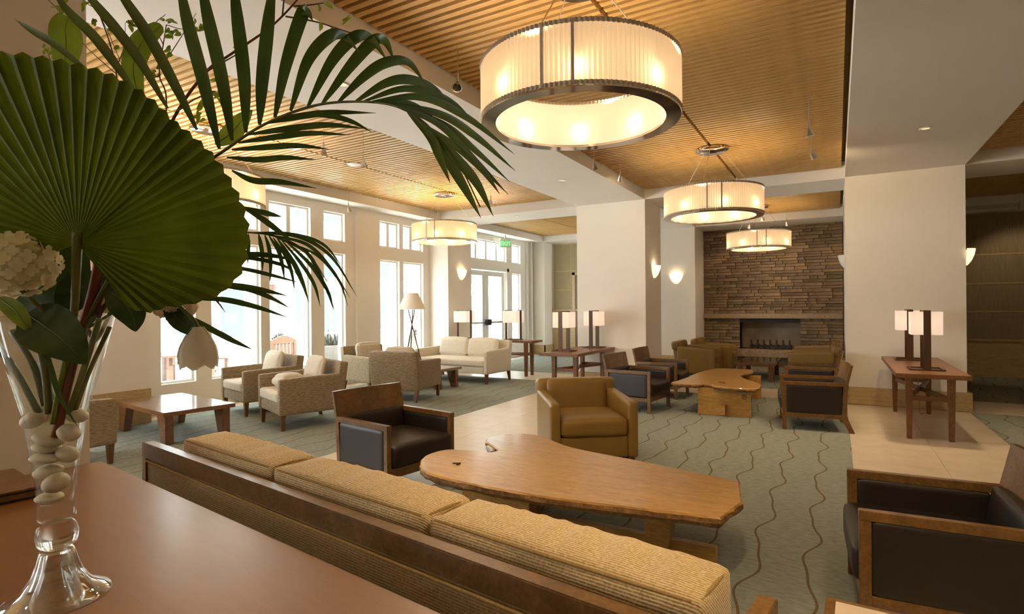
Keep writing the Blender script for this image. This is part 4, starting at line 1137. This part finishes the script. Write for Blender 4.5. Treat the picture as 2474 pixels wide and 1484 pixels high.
# ---- palm fronds
def frond(label, rach, leaflets, r0=.006):
    f = thing('palm_frond', label, 'palm frond', tuple(at(*rach[0])), 0, 'palm fronds')
    local(stem(rach, r0, .0015, 8), f).build('rachis', 'stemgreen', f, smooth=True)
    for pp, w_ in leaflets:
        local(blade(pp, w_, .35, 7), f).build('leaflet', 'leaf_palm', f, smooth=True)
    return f
def L(w, d0, d1, *pts):
    n = len(pts)
    return ([(x, y, d0 + (d1 - d0) * k / (n - 1)) for k, (x, y) in enumerate(pts)], w)
A = [
    L(26, 1.62, 1.62, (476, 314), (425, 210), (356, 81), (296, -10), (270, -60)),
    L(25, 1.64, 1.66, (405, 262), (340, 150), (281, 71), (222, 0), (170, -60)),
    L(24, 1.66, 1.70, (330, 228), (275, 150), (226, 87), (158, 19), (120, -40)),
    L(18, 1.68, 1.74, (235, 192), (136, 110), (80, 75), (36, 47)),
    L(30, 1.58, 1.56, (530, 360), (492, 200), (450, 40), (428, -80)),
    L(30, 1.57, 1.54, (561, 340), (538, 200), (500, 30), (480, -80)),
    L(30, 1.56, 1.52, (594, 320), (590, 190), (572, 30), (560, -80)),
    L(30, 1.55, 1.50, (627, 302), (634, 190), (650, 40), (664, -70)),
    L(30, 1.54, 1.46, (664, 284), (690, 160), (728, 40), (742, 30), (756, 50)),
    L(28, 1.52, 1.44, (702, 268), (742, 150), (790, 92), (828, 86), (868, 126)),
    L(28, 1.50, 1.42, (744, 257), (800, 150), (850, 95), (892, 90), (938, 150)),
    L(28, 1.49, 1.40, (779, 250), (846, 160), (900, 102), (930, 100), (952, 145)),
    L(24, 1.47, 1.38, (817, 247), (878, 186), (930, 152), (985, 150), (1028, 202)),
    L(22, 1.45, 1.36, (858, 246), (930, 202), (985, 192), (1045, 212), (1087, 252)),
    L(16, 1.43, 1.33, (880, 244), (980, 214), (1080, 240), (1150, 300)),
    L(18, 1.42, 1.30, (900, 245), (1020, 235), (1130, 285), (1242, 372)),
    L(18, 1.41, 1.29, (925, 248), (1060, 275), (1150, 330), (1245, 413)),
    L(16, 1.40, 1.28, (950, 254), (1070, 300), (1150, 365), (1232, 440)),
    L(16, 1.39, 1.28, (960, 258), (1060, 300), (1150, 390), (1228, 470)),
    L(22, 1.38, 1.30, (985, 270), (1040, 330), (1062, 380), (1088, 443)),
    L(24, 1.37, 1.29, (1000, 282), (1070, 370), (1120, 450), (1162, 527)),
    L(24, 1.37, 1.28, (1010, 290), (1090, 370), (1150, 440), (1192, 523)),
    L(18, 1.36, 1.28, (1022, 300), (1110, 360), (1165, 410), (1208, 470)),
    L(13, 1.42, 1.34, (890, 247), (990, 250), (1060, 300), (1125, 332)),
    L(16, 1.56, 1.60, (640, 298), (700, 285), (800, 272), (908, 273)),
    L(16, 1.57, 1.62, (600, 325), (690, 312), (790, 302), (884, 311)),
    L(15, 1.58, 1.64, (575, 345), (660, 332), (750, 322), (848, 326)),
    L(15, 1.59, 1.66, (560, 362), (640, 356), (720, 352), (797, 361)),
    L(15, 1.60, 1.68, (548, 380), (620, 386), (690, 381), (765, 386)),
    L(16, 1.60, 1.70, (560, 412), (612, 436), (680, 440), (765, 455)),
    L(14, 1.58, 1.66, (660, 290), (760, 276), (840, 290), (900, 320)),
]
frond('broad palm frond arching across the top beside the ring pendant',
      [(205, 780, 1.56), (330, 560, 1.60), (450, 430, 1.60), (540, 365, 1.59), (640, 300, 1.55), (760, 255, 1.49), (880, 246, 1.43), (970, 262, 1.39), (1040, 310, 1.36), (1110, 400, 1.33), (1160, 500, 1.30)], A, .0055)
B = [
    L(9, 1.78, 1.75, (620, 563), (720, 572), (800, 620), (862, 716)),
    L(9, 1.78, 1.75, (640, 566), (740, 590), (800, 650), (846, 720)),
    L(9, 1.78, 1.76, (660, 570), (740, 610), (780, 680), (808, 748)),
    L(10, 1.78, 1.76, (690, 582), (750, 640), (790, 700), (806, 750)),
    L(9, 1.78, 1.77, (680, 580), (730, 640), (760, 690), (774, 742)),
    L(12, 1.78, 1.77, (670, 576), (706, 630), (730, 680), (746, 731)),
    L(9, 1.78, 1.78, (660, 574), (690, 620), (705, 660), (712, 705)),
    L(10, 1.78, 1.78, (650, 570), (672, 605), (682, 640), (688, 680)),
    L(10, 1.78, 1.78, (640, 568), (650, 600), (654, 640), (652, 685)),
    L(10, 1.78, 1.78, (625, 566), (630, 590), (634, 620), (634, 660)),
    L(9, 1.78, 1.78, (600, 565), (600, 600), (598, 640)),
    L(8, 1.78, 1.74, (610, 562), (700, 565), (780, 590), (830, 650)),
    L(7, 1.78, 1.74, (700, 586), (770, 620), (820, 680), (840, 740)),
]
frond('fine drooping palm frond in front of the tall windows',
      [(210, 790, 1.57), (360, 640, 1.66), (500, 570, 1.74), (600, 562, 1.78), (690, 578, 1.78), (750, 620, 1.77), (790, 680, 1.76)], B, .004)
Cc = [
    L(15, 1.66, 1.74, (500, 690), (560, 690), (630, 700), (698, 716)),
    L(12, 1.66, 1.74, (540, 694), (600, 700), (655, 720), (702, 746)),
    L(14, 1.66, 1.74, (460, 722), (540, 724), (620, 742), (697, 768)),
    L(10, 1.66, 1.74, (520, 640), (590, 650), (660, 666), (726, 684)),
    L(13, 1.66, 1.74, (540, 612), (600, 614), (660, 618), (712, 630)),
    L(10, 1.66, 1.72, (540, 620), (620, 626), (680, 640), (716, 660)),
    L(14, 1.64, 1.74, (585, 500), (630, 512), (655, 518), (682, 524)),
    L(15, 1.64, 1.74, (585, 500), (635, 530), (670, 556), (708, 582)),
    L(15, 1.60, 1.70, (445, 758), (500, 790), (560, 822), (613, 846)),
    L(7, 1.62, 1.70, (470, 690), (510, 712), (545, 755)),
]
frond('short palm frond whose lowest leaflet turns yellow above the armchair',
      [(200, 800, 1.57), (320, 730, 1.60), (420, 700, 1.63), (500, 660, 1.66), (545, 600, 1.66), (580, 510, 1.65)], Cc, .004)

# ---- branches with small leaves
def branch(label, main, sides, leaves, r=.0045, mat='twig'):
    b = thing('leafy_branch', label, 'branch', tuple(at(*main[0])), 0, 'twigs with small leaves')
    local(stem(main, r, r * .45, 6, 6), b).build('main_stem', mat, b, smooth=True)
    for s in sides: local(stem(s, r * .5, r * .25, 5, 5), b).build('side_twig', 'twig', b, smooth=True)
    for (x, y, d, ang, ln, w_) in leaves:
        a = R(ang)
        pp = [(x, y, d), (x + ln * .5 * math.cos(a) + 3, y - ln * .5 * math.sin(a), d - .004), (x + ln * math.cos(a), y - ln * math.sin(a) + 2, d)]
        local(blade(pp, w_, .2, 4), b).build('small_leaf', 'leaf_lime', b, smooth=True)
    return b
rl = random.Random(11)
def lv(n, pts, d, l0=10, l1=22):
    out = []
    for _ in range(n):
        x, y = rl.choice(pts); out.append((x + rl.uniform(-6, 6), y + rl.uniform(-6, 6), d + rl.uniform(-.01, .01), rl.uniform(20, 200) if rl.random() < .7 else rl.uniform(-120, 20), rl.uniform(l0, l1), rl.uniform(5, 10)))
    return out
branch('red-brown branch reaching up past the palm leaflets to the slats',
       [(230, 760, 1.57), (330, 480, 1.70), (425, 276, 1.76), (501, 171, 1.78), (550, 136, 1.79), (640, 76, 1.80), (685, 36, 1.80), (725, -8, 1.80)],
       [[(690, 40, 1.80), (760, 52, 1.81), (830, 74, 1.82), (880, 90, 1.83)], [(682, 40, 1.80), (686, 0, 1.80), (690, -30, 1.8)], [(500, 172, 1.78), (540, 150, 1.76), (575, 130, 1.75)], [(710, 15, 1.8), (750, 12, 1.81), (790, 6, 1.82)], [(430, 268, 1.76), (470, 240, 1.74), (520, 220, 1.73)]],
       lv(16, [(780, 8), (800, 0), (768, 55), (815, 62), (828, 55), (545, 105), (560, 120), (520, 190), (528, 235), (480, 270), (690, -4), (770, 15)], 1.80, 16, 34), .006, 'stemred')
branch('thin twig with tiny leaves left of the curled lime leaf',
       [(235, 770, 1.57), (290, 400, 1.74), (280, 170, 1.80), (243, 42, 1.82), (215, -10, 1.82)],
       [[(243, 42, 1.82), (262, 80, 1.82), (300, 170, 1.80)], [(282, 180, 1.80), (220, 125, 1.82), (197, 100, 1.82)], [(280, 170, 1.80), (300, 110, 1.81), (303, 55, 1.81)], [(230, 20, 1.82), (205, 5, 1.82), (190, -12, 1.82)]],
       lv(26, [(225, 58), (262, 70), (265, 105), (270, 120), (303, 50), (312, 58), (320, 62), (200, 8), (140, 14), (152, 2), (108, 120), (112, 130)], 1.81), .003)
branch('thin twig with tiny leaves right of the curled lime leaf',
       [(240, 770, 1.57), (380, 420, 1.70), (402, 245, 1.76), (385, 181, 1.77), (394, 110, 1.78), (402, 60, 1.78)],
       [[(402, 145, 1.77), (443, 81, 1.78), (474, 32, 1.78)], [(395, 110, 1.78), (375, 60, 1.78), (400, 35, 1.78)], [(385, 181, 1.77), (370, 190, 1.77), (355, 200, 1.77)], [(402, 60, 1.78), (440, 70, 1.78), (470, 58, 1.78)]],
       lv(36, [(402, 55), (410, 45), (405, 80), (415, 82), (440, 75), (470, 60), (480, 70), (398, 125), (380, 170), (384, 190), (375, 175), (478, 275), (480, 290), (520, 235), (398, 132)], 1.77), .003)
branch('thin twig rising at the upper left above the fan leaf',
       [(225, 770, 1.57), (200, 420, 1.76), (170, 110, 1.84), (150, 38, 1.86), (105, -12, 1.87)],
       [[(150, 38, 1.86), (146, 10, 1.86), (150, -10, 1.86)], [(160, 80, 1.85), (130, 150, 1.84), (112, 120, 1.84)]],
       lv(12, [(140, 14), (150, 6), (155, 0), (110, 118), (118, 128), (138, 150)], 1.86), .003)

# ---- broad leaves
def broad(label, pp, w_, mat, wavy=0.0, name='broad_leaf', fold=.25, prof=None, vein=True):
    o = thing(name, label, 'leaf', tuple(at(*pp[0])), 0, 'loose broad leaves')
    local(blade(pp, w_, fold, 10, prof, 0.0, wavy), o).build('blade', mat, o, smooth=True)
    if vein:
        pq = [(x, y, d - .004) for x, y, d in pp]
        local(stem(pq, .0015, .0005, 6, 5), o).build('midrib', 'stemgreen', o, smooth=True)
    return o
ov = lambda u: math.sin(PI * u ** .75) ** .75
broad('curled lime leaf standing behind the palm leaflets', [(335, 240, 1.72), (322, 160, 1.72), (345, 100, 1.70), (390, 60, 1.68)], 52, 'leaf_lime', prof=lambda u: .45 + .55 * math.sin(PI * min(1, u)) if u < .97 else .2)
broad('folded lime leaf at the upper left above the fan leaf', [(155, 170, 1.78), (160, 110, 1.78), (158, 70, 1.77), (165, 40, 1.76)], 66, 'leaf_lime', prof=lambda u: .6 + .4 * math.sin(PI * min(1, u)))
broad('lime leaf peeping out where the palm leaflets start', [(520, 350, 1.66), (560, 320, 1.67), (585, 290, 1.68), (610, 265, 1.68)], 44, 'leaf_lime', prof=ov)
broad('large dark veined leaf pressed against the vase inside its rim', [(64, 758, 1.44), (110, 790, 1.42), (160, 830, 1.41), (208, 880, 1.42)], 118, 'leaf_dark', prof=ov, wavy=.02)
broad('toothed dark leaf hanging under the fan leaf right of the rim', [(262, 700, 1.50), (300, 730, 1.50), (320, 765, 1.50), (328, 802, 1.50)], 74, 'leaf_dark', prof=ov, wavy=.03)
broad('dark leaf drooping beside the white tulip', [(398, 735, 1.62), (430, 770, 1.61), (455, 792, 1.60), (494, 815, 1.59)], 44, 'leaf_dark', prof=ov, wavy=.03)
broad('narrow yellow-green leaf over the left rim of the vase', [(-5, 720, 1.44), (30, 745, 1.42), (55, 775, 1.41), (74, 806, 1.41)], 40, 'leaf_lime', prof=ov)
broad('dark leaf behind the hydrangea and the fan leaf', [(200, 690, 1.62), (150, 640, 1.62), (110, 600, 1.62), (70, 560, 1.63)], 120, 'leaf_dark', prof=ov)
broad('dark leaf under the hydrangea above the rim', [(170, 770, 1.60), (130, 740, 1.60), (90, 730, 1.60), (30, 740, 1.60)], 90, 'leaf_dark', prof=ov)
broad('dark leaf between the red stem and the rim', [(150, 760, 1.62), (190, 700, 1.62), (240, 690, 1.62), (290, 700, 1.62)], 80, 'leaf_dark', prof=ov)
broad('long dark leaf at the left edge below the fan leaf', [(60, 700, 1.64), (30, 640, 1.64), (0, 590, 1.64), (-40, 540, 1.64)], 120, 'leaf_dark', prof=ov)

# ---- hydrangea heads
pe = MB()
for k in range(4):
    a = k * PI / 2
    m = Matrix.Rotation(a, 4, 'Z')
    g = [(0, 0, 0), (.35, -.42, .05), (.85, -.45, .16), (1.08, 0, .22), (.85, .45, .16), (.35, .42, .05), (.6, 0, .0)]
    pe.add([m @ Vector(v) for v in g], [(0, 1, 6), (1, 2, 6), (2, 3, 6), (3, 4, 6), (4, 5, 6), (5, 0, 6)])
flo = {}
for mt in ('petal', 'petal_pink'):
    flo[mt] = pe.mesh('floret', True); flo[mt].materials.append(M[mt])
def hydrangea(label, px, py, d, rpx, mat, squash=.9, nfl=90, size=.017):
    c = at(px, py, d); rr = rpx * d / FPX
    h = thing('hydrangea', label, 'flower', tuple(c), 0, 'hydrangea heads')
    core = MB().lathe([(rr * .86 * math.sin(PI * k / 10), -rr * .86 * squash * math.cos(PI * k / 10)) for k in range(11)], 16).build('flower_core', mat, h, smooth=True)
    rq = random.Random(int(px))
    ga = PI * (3 - math.sqrt(5))
    for k in range(nfl):
        z = 1 - 2 * (k + .5) / nfl; q = math.sqrt(1 - z * z); a = ga * k
        n_ = Vector((q * math.cos(a), q * math.sin(a), z))
        o = put('floret', flo[mat], None, h)
        o.location = Vector((n_.x * rr, n_.y * rr, n_.z * rr * squash)) * rq.uniform(.88, 1.06)
        qt = (n_ + Vector((rq.uniform(-.3, .3), rq.uniform(-.3, .3), rq.uniform(-.3, .3)))).to_track_quat('Z', 'Y')
        o.rotation_euler = qt.to_euler(); s_ = size * rq.uniform(.8, 1.2); o.scale = (s_, s_, s_)
    local(stem([(px, py + rpx * .6, d + .01), (px + (200 - px) * .55, py - 20 if px > 300 else py + rpx + 60, d + (DV - d) * .4), (200 if px > 150 else 90, 800, DV), (135, 1000, DV)], .006, .005), h).build('stem', 'stemgreen', h, smooth=True)
    return h
hydrangea('large ivory hydrangea head at the left edge below the fan leaf', 40, 640, 1.40, 82, 'petal')
hydrangea('blush hydrangea half hidden under the fan leaf beside the tulip', 420, 738, 1.66, 46, 'petal_pink', .7, 60, .016)
hydrangea('small ivory hydrangea deep inside the bouquet behind the rim', 270, 728, 1.70, 34, 'petal', .8, 40, .015)

# ---- tulip
tu = thing('tulip', 'white tulip nodding head-down beside the window', 'flower', tuple(at(478, 790, 1.60)))
for k in range(6):
    a = k * PI / 3 + .3; ln = .118; vs = []; fs = []
    for i in range(9):
        u = i / 8; rr = .012 + .036 * math.sin(min(1, u * 1.25) * PI * .55) + (.004 if k % 2 else 0) 
        wv = .034 * (.35 + .65 * min(1, u * 2)) * math.sqrt(max(.02, 1 - max(0, (u - .62) / .385) ** 2.2))
        z = -ln * u
        for j in range(5):
            v = (j - 2) / 2
            an = a + v * wv / max(rr, .014)
            vs.append((rr * math.cos(an), rr * math.sin(an), z))
    for i in range(8):
        for j in range(4): p = i * 5 + j; fs.append((p, p + 1, p + 6, p + 5))
    MB().add(vs, fs).build('petal', 'petal_white', tu, smooth=True)
local(stem([(478, 792, 1.60), (470, 776, 1.60), (446, 752, 1.60), (380, 690, 1.60), (290, 680, 1.60), (215, 770, 1.58), (150, 980, 1.556)], .006, .005, 6), tu).build('stem', 'stemgreen', tu, smooth=True)

# ---- cut stems inside the vase
def cut(label, pp, r, mat):
    o = local_stem = thing('cut_stem', label, 'stem', tuple(at(*pp[0])), 0, 'cut stems in the vase')
    local(stem(pp, r, r * .95, 6, 9), o).build('stalk', mat, o, smooth=True)
cut('thick dark red stalk standing among the pebbles in the vase', [(250, 560, 1.62), (225, 700, 1.58), (180, 860, 1.55), (135, 1055, 1.545)], .0125, 'stemred')
cut('green stalk leaning to the left wall of the vase', [(-20, 820, 1.52), (40, 900, 1.53), (95, 1000, 1.545)], .0095, 'stemgreen')
cut('green stalk left of the red stalk in the vase', [(30, 800, 1.56), (80, 880, 1.55), (110, 980, 1.55)], .0095, 'stemgreen')
cut('green stalk through the middle of the vase', [(70, 760, 1.55), (105, 870, 1.54), (120, 1000, 1.545)], .011, 'stemgreen')
cut('yellow-green stalk right of the red stalk in the vase', [(240, 770, 1.55), (200, 900, 1.545), (165, 1000, 1.55)], .008, 'stemgreen')
cut('slim green stalk along the right wall of the vase', [(265, 790, 1.57), (215, 900, 1.57), (175, 1010, 1.56)], .006, 'stemgreen')
cut('slim yellow-green stalk ending beside the red stalk', [(160, 860, 1.53), (140, 950, 1.53), (126, 1025, 1.53)], .007, 'leaf_lime')
local_grass = broad('grass blade bent inside the vase against the glass', [(90, 780, 1.46), (120, 880, 1.47), (145, 960, 1.48), (190, 1035, 1.50)], 12, 'leaf_palm', vein=False)
cut('pale stalk behind the fan leaf rising from the rim', [(250, 640, 1.64), (232, 720, 1.60), (190, 860, 1.57)], .008, 'stemgreen')

# ---- wooden box with dark bands at the far left of the table
bx = thing('wooden_box', 'flat wooden box with black bands lying at the left end of the table', 'box', (-3.36, 1.50, .76), R(-7.5))
MB().box(.02, .46, -1.2, -.36, 0, .010).build('lower_band', 'black', bx)
MB().box(.015, .47, -1.2, -.355, .010, .030).build('body', 'walnut', bx, bevel=.002)
MB().box(.02, .46, -1.2, -.36, .030, .038).build('upper_band', 'black', bx)
MB().box(.015, .47, -1.2, -.355, .038, .046).build('lid', 'walnut', bx, bevel=.002)

# ================================================================ COURTYARD BEYOND THE WINDOWS
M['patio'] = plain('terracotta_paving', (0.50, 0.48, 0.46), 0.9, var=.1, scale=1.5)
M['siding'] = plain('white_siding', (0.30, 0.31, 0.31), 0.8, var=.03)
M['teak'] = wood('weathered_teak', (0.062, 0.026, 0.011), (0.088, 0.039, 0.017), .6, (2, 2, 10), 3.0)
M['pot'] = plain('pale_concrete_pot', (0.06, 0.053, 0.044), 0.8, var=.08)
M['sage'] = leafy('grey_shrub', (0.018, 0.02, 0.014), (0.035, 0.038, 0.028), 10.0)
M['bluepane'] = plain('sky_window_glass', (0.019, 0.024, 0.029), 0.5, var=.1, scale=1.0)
struct(MB().box(-40, -9.0, -10, 45, -.25, -.15).build('ground_patio', 'patio'))
bd = thing('courtyard_building', 'white clapboard building across the courtyard seen through the windows', 'building', (-21, 0, -.15))
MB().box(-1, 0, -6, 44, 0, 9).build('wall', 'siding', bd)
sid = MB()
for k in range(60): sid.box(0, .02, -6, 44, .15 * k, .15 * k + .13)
o = sid.build('clapboards', 'siding', bd); o['kind'] = 'stuff'
wy = [3.4, 5.0, 8.0, 9.6, 12.4, 14.0, 17.5, 19.1, 22.5, 24.0, 27.0, 28.5, 31.5, 33.0]
for y in wy:
    for z0, z1 in ((.6, 2.5), (3.2, 4.9), (5.8, 7.4)):
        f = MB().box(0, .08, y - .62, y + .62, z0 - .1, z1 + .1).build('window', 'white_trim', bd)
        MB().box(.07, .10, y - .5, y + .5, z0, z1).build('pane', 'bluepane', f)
# planters
def planter(label, x, y, r=.6, h=.75, sh=.55):
    t = thing('planter', label, 'planter', (x, y, -.15), 0, 'courtyard planters')
    MB().lathe([(0, 0), (r * .62, 0), (r * .9, h * .35), (r, h * .8), (r * 1.02, h), (r * .92, h), (r * .88, h * .85), (0, h * .85)], 28).build('pot', 'pot', t, smooth='auto')
    q = random.Random(int(y * 10)); m = MB()
    for k in range(140):
        a = q.uniform(0, 2 * PI); el = q.uniform(.25, 1.4); ln = sh * q.uniform(.6, 1.1)
        b = Vector((q.uniform(-.25, .25) * r, q.uniform(-.25, .25) * r, h * .82)); d = Vector((math.cos(a) * math.cos(el), math.sin(a) * math.cos(el), math.sin(el)))
        s = d.orthogonal().normalized() * .02
        m.add([b - s, b + s, b + d * ln * .6 + s * .8, b + d * ln, b + d * ln * .6 - s * .8], [(0, 1, 2, 3, 4)])
    o = m.build('shrub', 'sage', t); o['kind'] = 'stuff'
planter('large pale planter with a grey shrub outside the narrow right sidelight', -11.6, 10.6)
planter('pale planter with a shrub against the building behind the teak chairs', -14.2, 11.0, .55, .7, .5)
planter('pale planter outside the window behind the tripod lamp', -12.2, 15.2, .65, .8, .6)
# teak chairs and table
def teak_chair(label, x, y, rz):
    t = thing('teak_chair', label, 'garden chair', (x, y, -.15), rz, 'teak garden chairs')
    for sx in (-1, 1):
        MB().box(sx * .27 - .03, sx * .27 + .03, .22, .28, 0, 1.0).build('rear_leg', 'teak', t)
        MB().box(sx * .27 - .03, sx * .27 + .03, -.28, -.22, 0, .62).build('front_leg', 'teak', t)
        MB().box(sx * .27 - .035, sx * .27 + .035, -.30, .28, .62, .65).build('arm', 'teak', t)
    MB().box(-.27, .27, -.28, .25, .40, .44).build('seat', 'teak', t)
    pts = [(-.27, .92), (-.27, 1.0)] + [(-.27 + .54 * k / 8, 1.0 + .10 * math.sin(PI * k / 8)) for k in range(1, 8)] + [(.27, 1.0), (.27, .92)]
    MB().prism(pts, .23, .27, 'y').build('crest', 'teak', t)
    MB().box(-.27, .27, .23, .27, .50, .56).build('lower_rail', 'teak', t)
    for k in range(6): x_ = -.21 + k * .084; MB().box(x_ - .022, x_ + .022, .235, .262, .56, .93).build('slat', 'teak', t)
    return t
tc0 = teak_chair('teak garden chair with slatted back, left of two nearest the glass', -11.6, 7.2, R(120))
dup(tc0, (-10.6, 8.45, -.15), R(80), 'teak garden chair seen through the right door of the four-light window')
dup(tc0, (-13.6, 8.0, -.15), R(10), 'teak garden chair behind the teak table')
dup(tc0, (-12.6, 5.7, -.15), R(150), 'teak garden chair at the left end of the teak table')
tt = thing('teak_table', 'teak garden table among the chairs on the courtyard', 'garden table', (-12.8, 7.0, -.15), R(10))
MB().box(-.7, .7, -.5, .5, .70, .74).build('tabletop', 'teak', tt)
for sx in (-1, 1):
    for sy in (-1, 1): MB().box(sx * .6 - .04, sx * .6 + .04, sy * .42 - .04, sy * .42 + .04, 0, .70).build('leg', 'teak', tt)
# torch lamps
def torch(label, x, y):
    t = thing('courtyard_torch', label, 'outdoor lamp', (x, y, -.15), 0, 'courtyard torches')
    MB().tube([(0, 0, 0), (0, 0, 2.0)], .035, 8).build('post', 'white_trim', t)
    MB().lathe([(.05, 1.95), (.07, 2.0), (.20, 2.35), (.21, 2.36), (0, 2.36)], 16).build('bowl', 'teak', t, smooth='auto')
torch('post lamp with a flared bowl outside the third tall window', -13.3, 10.0)
torch('post lamp with a flared bowl beyond the tulip', -14.0, 6.9)
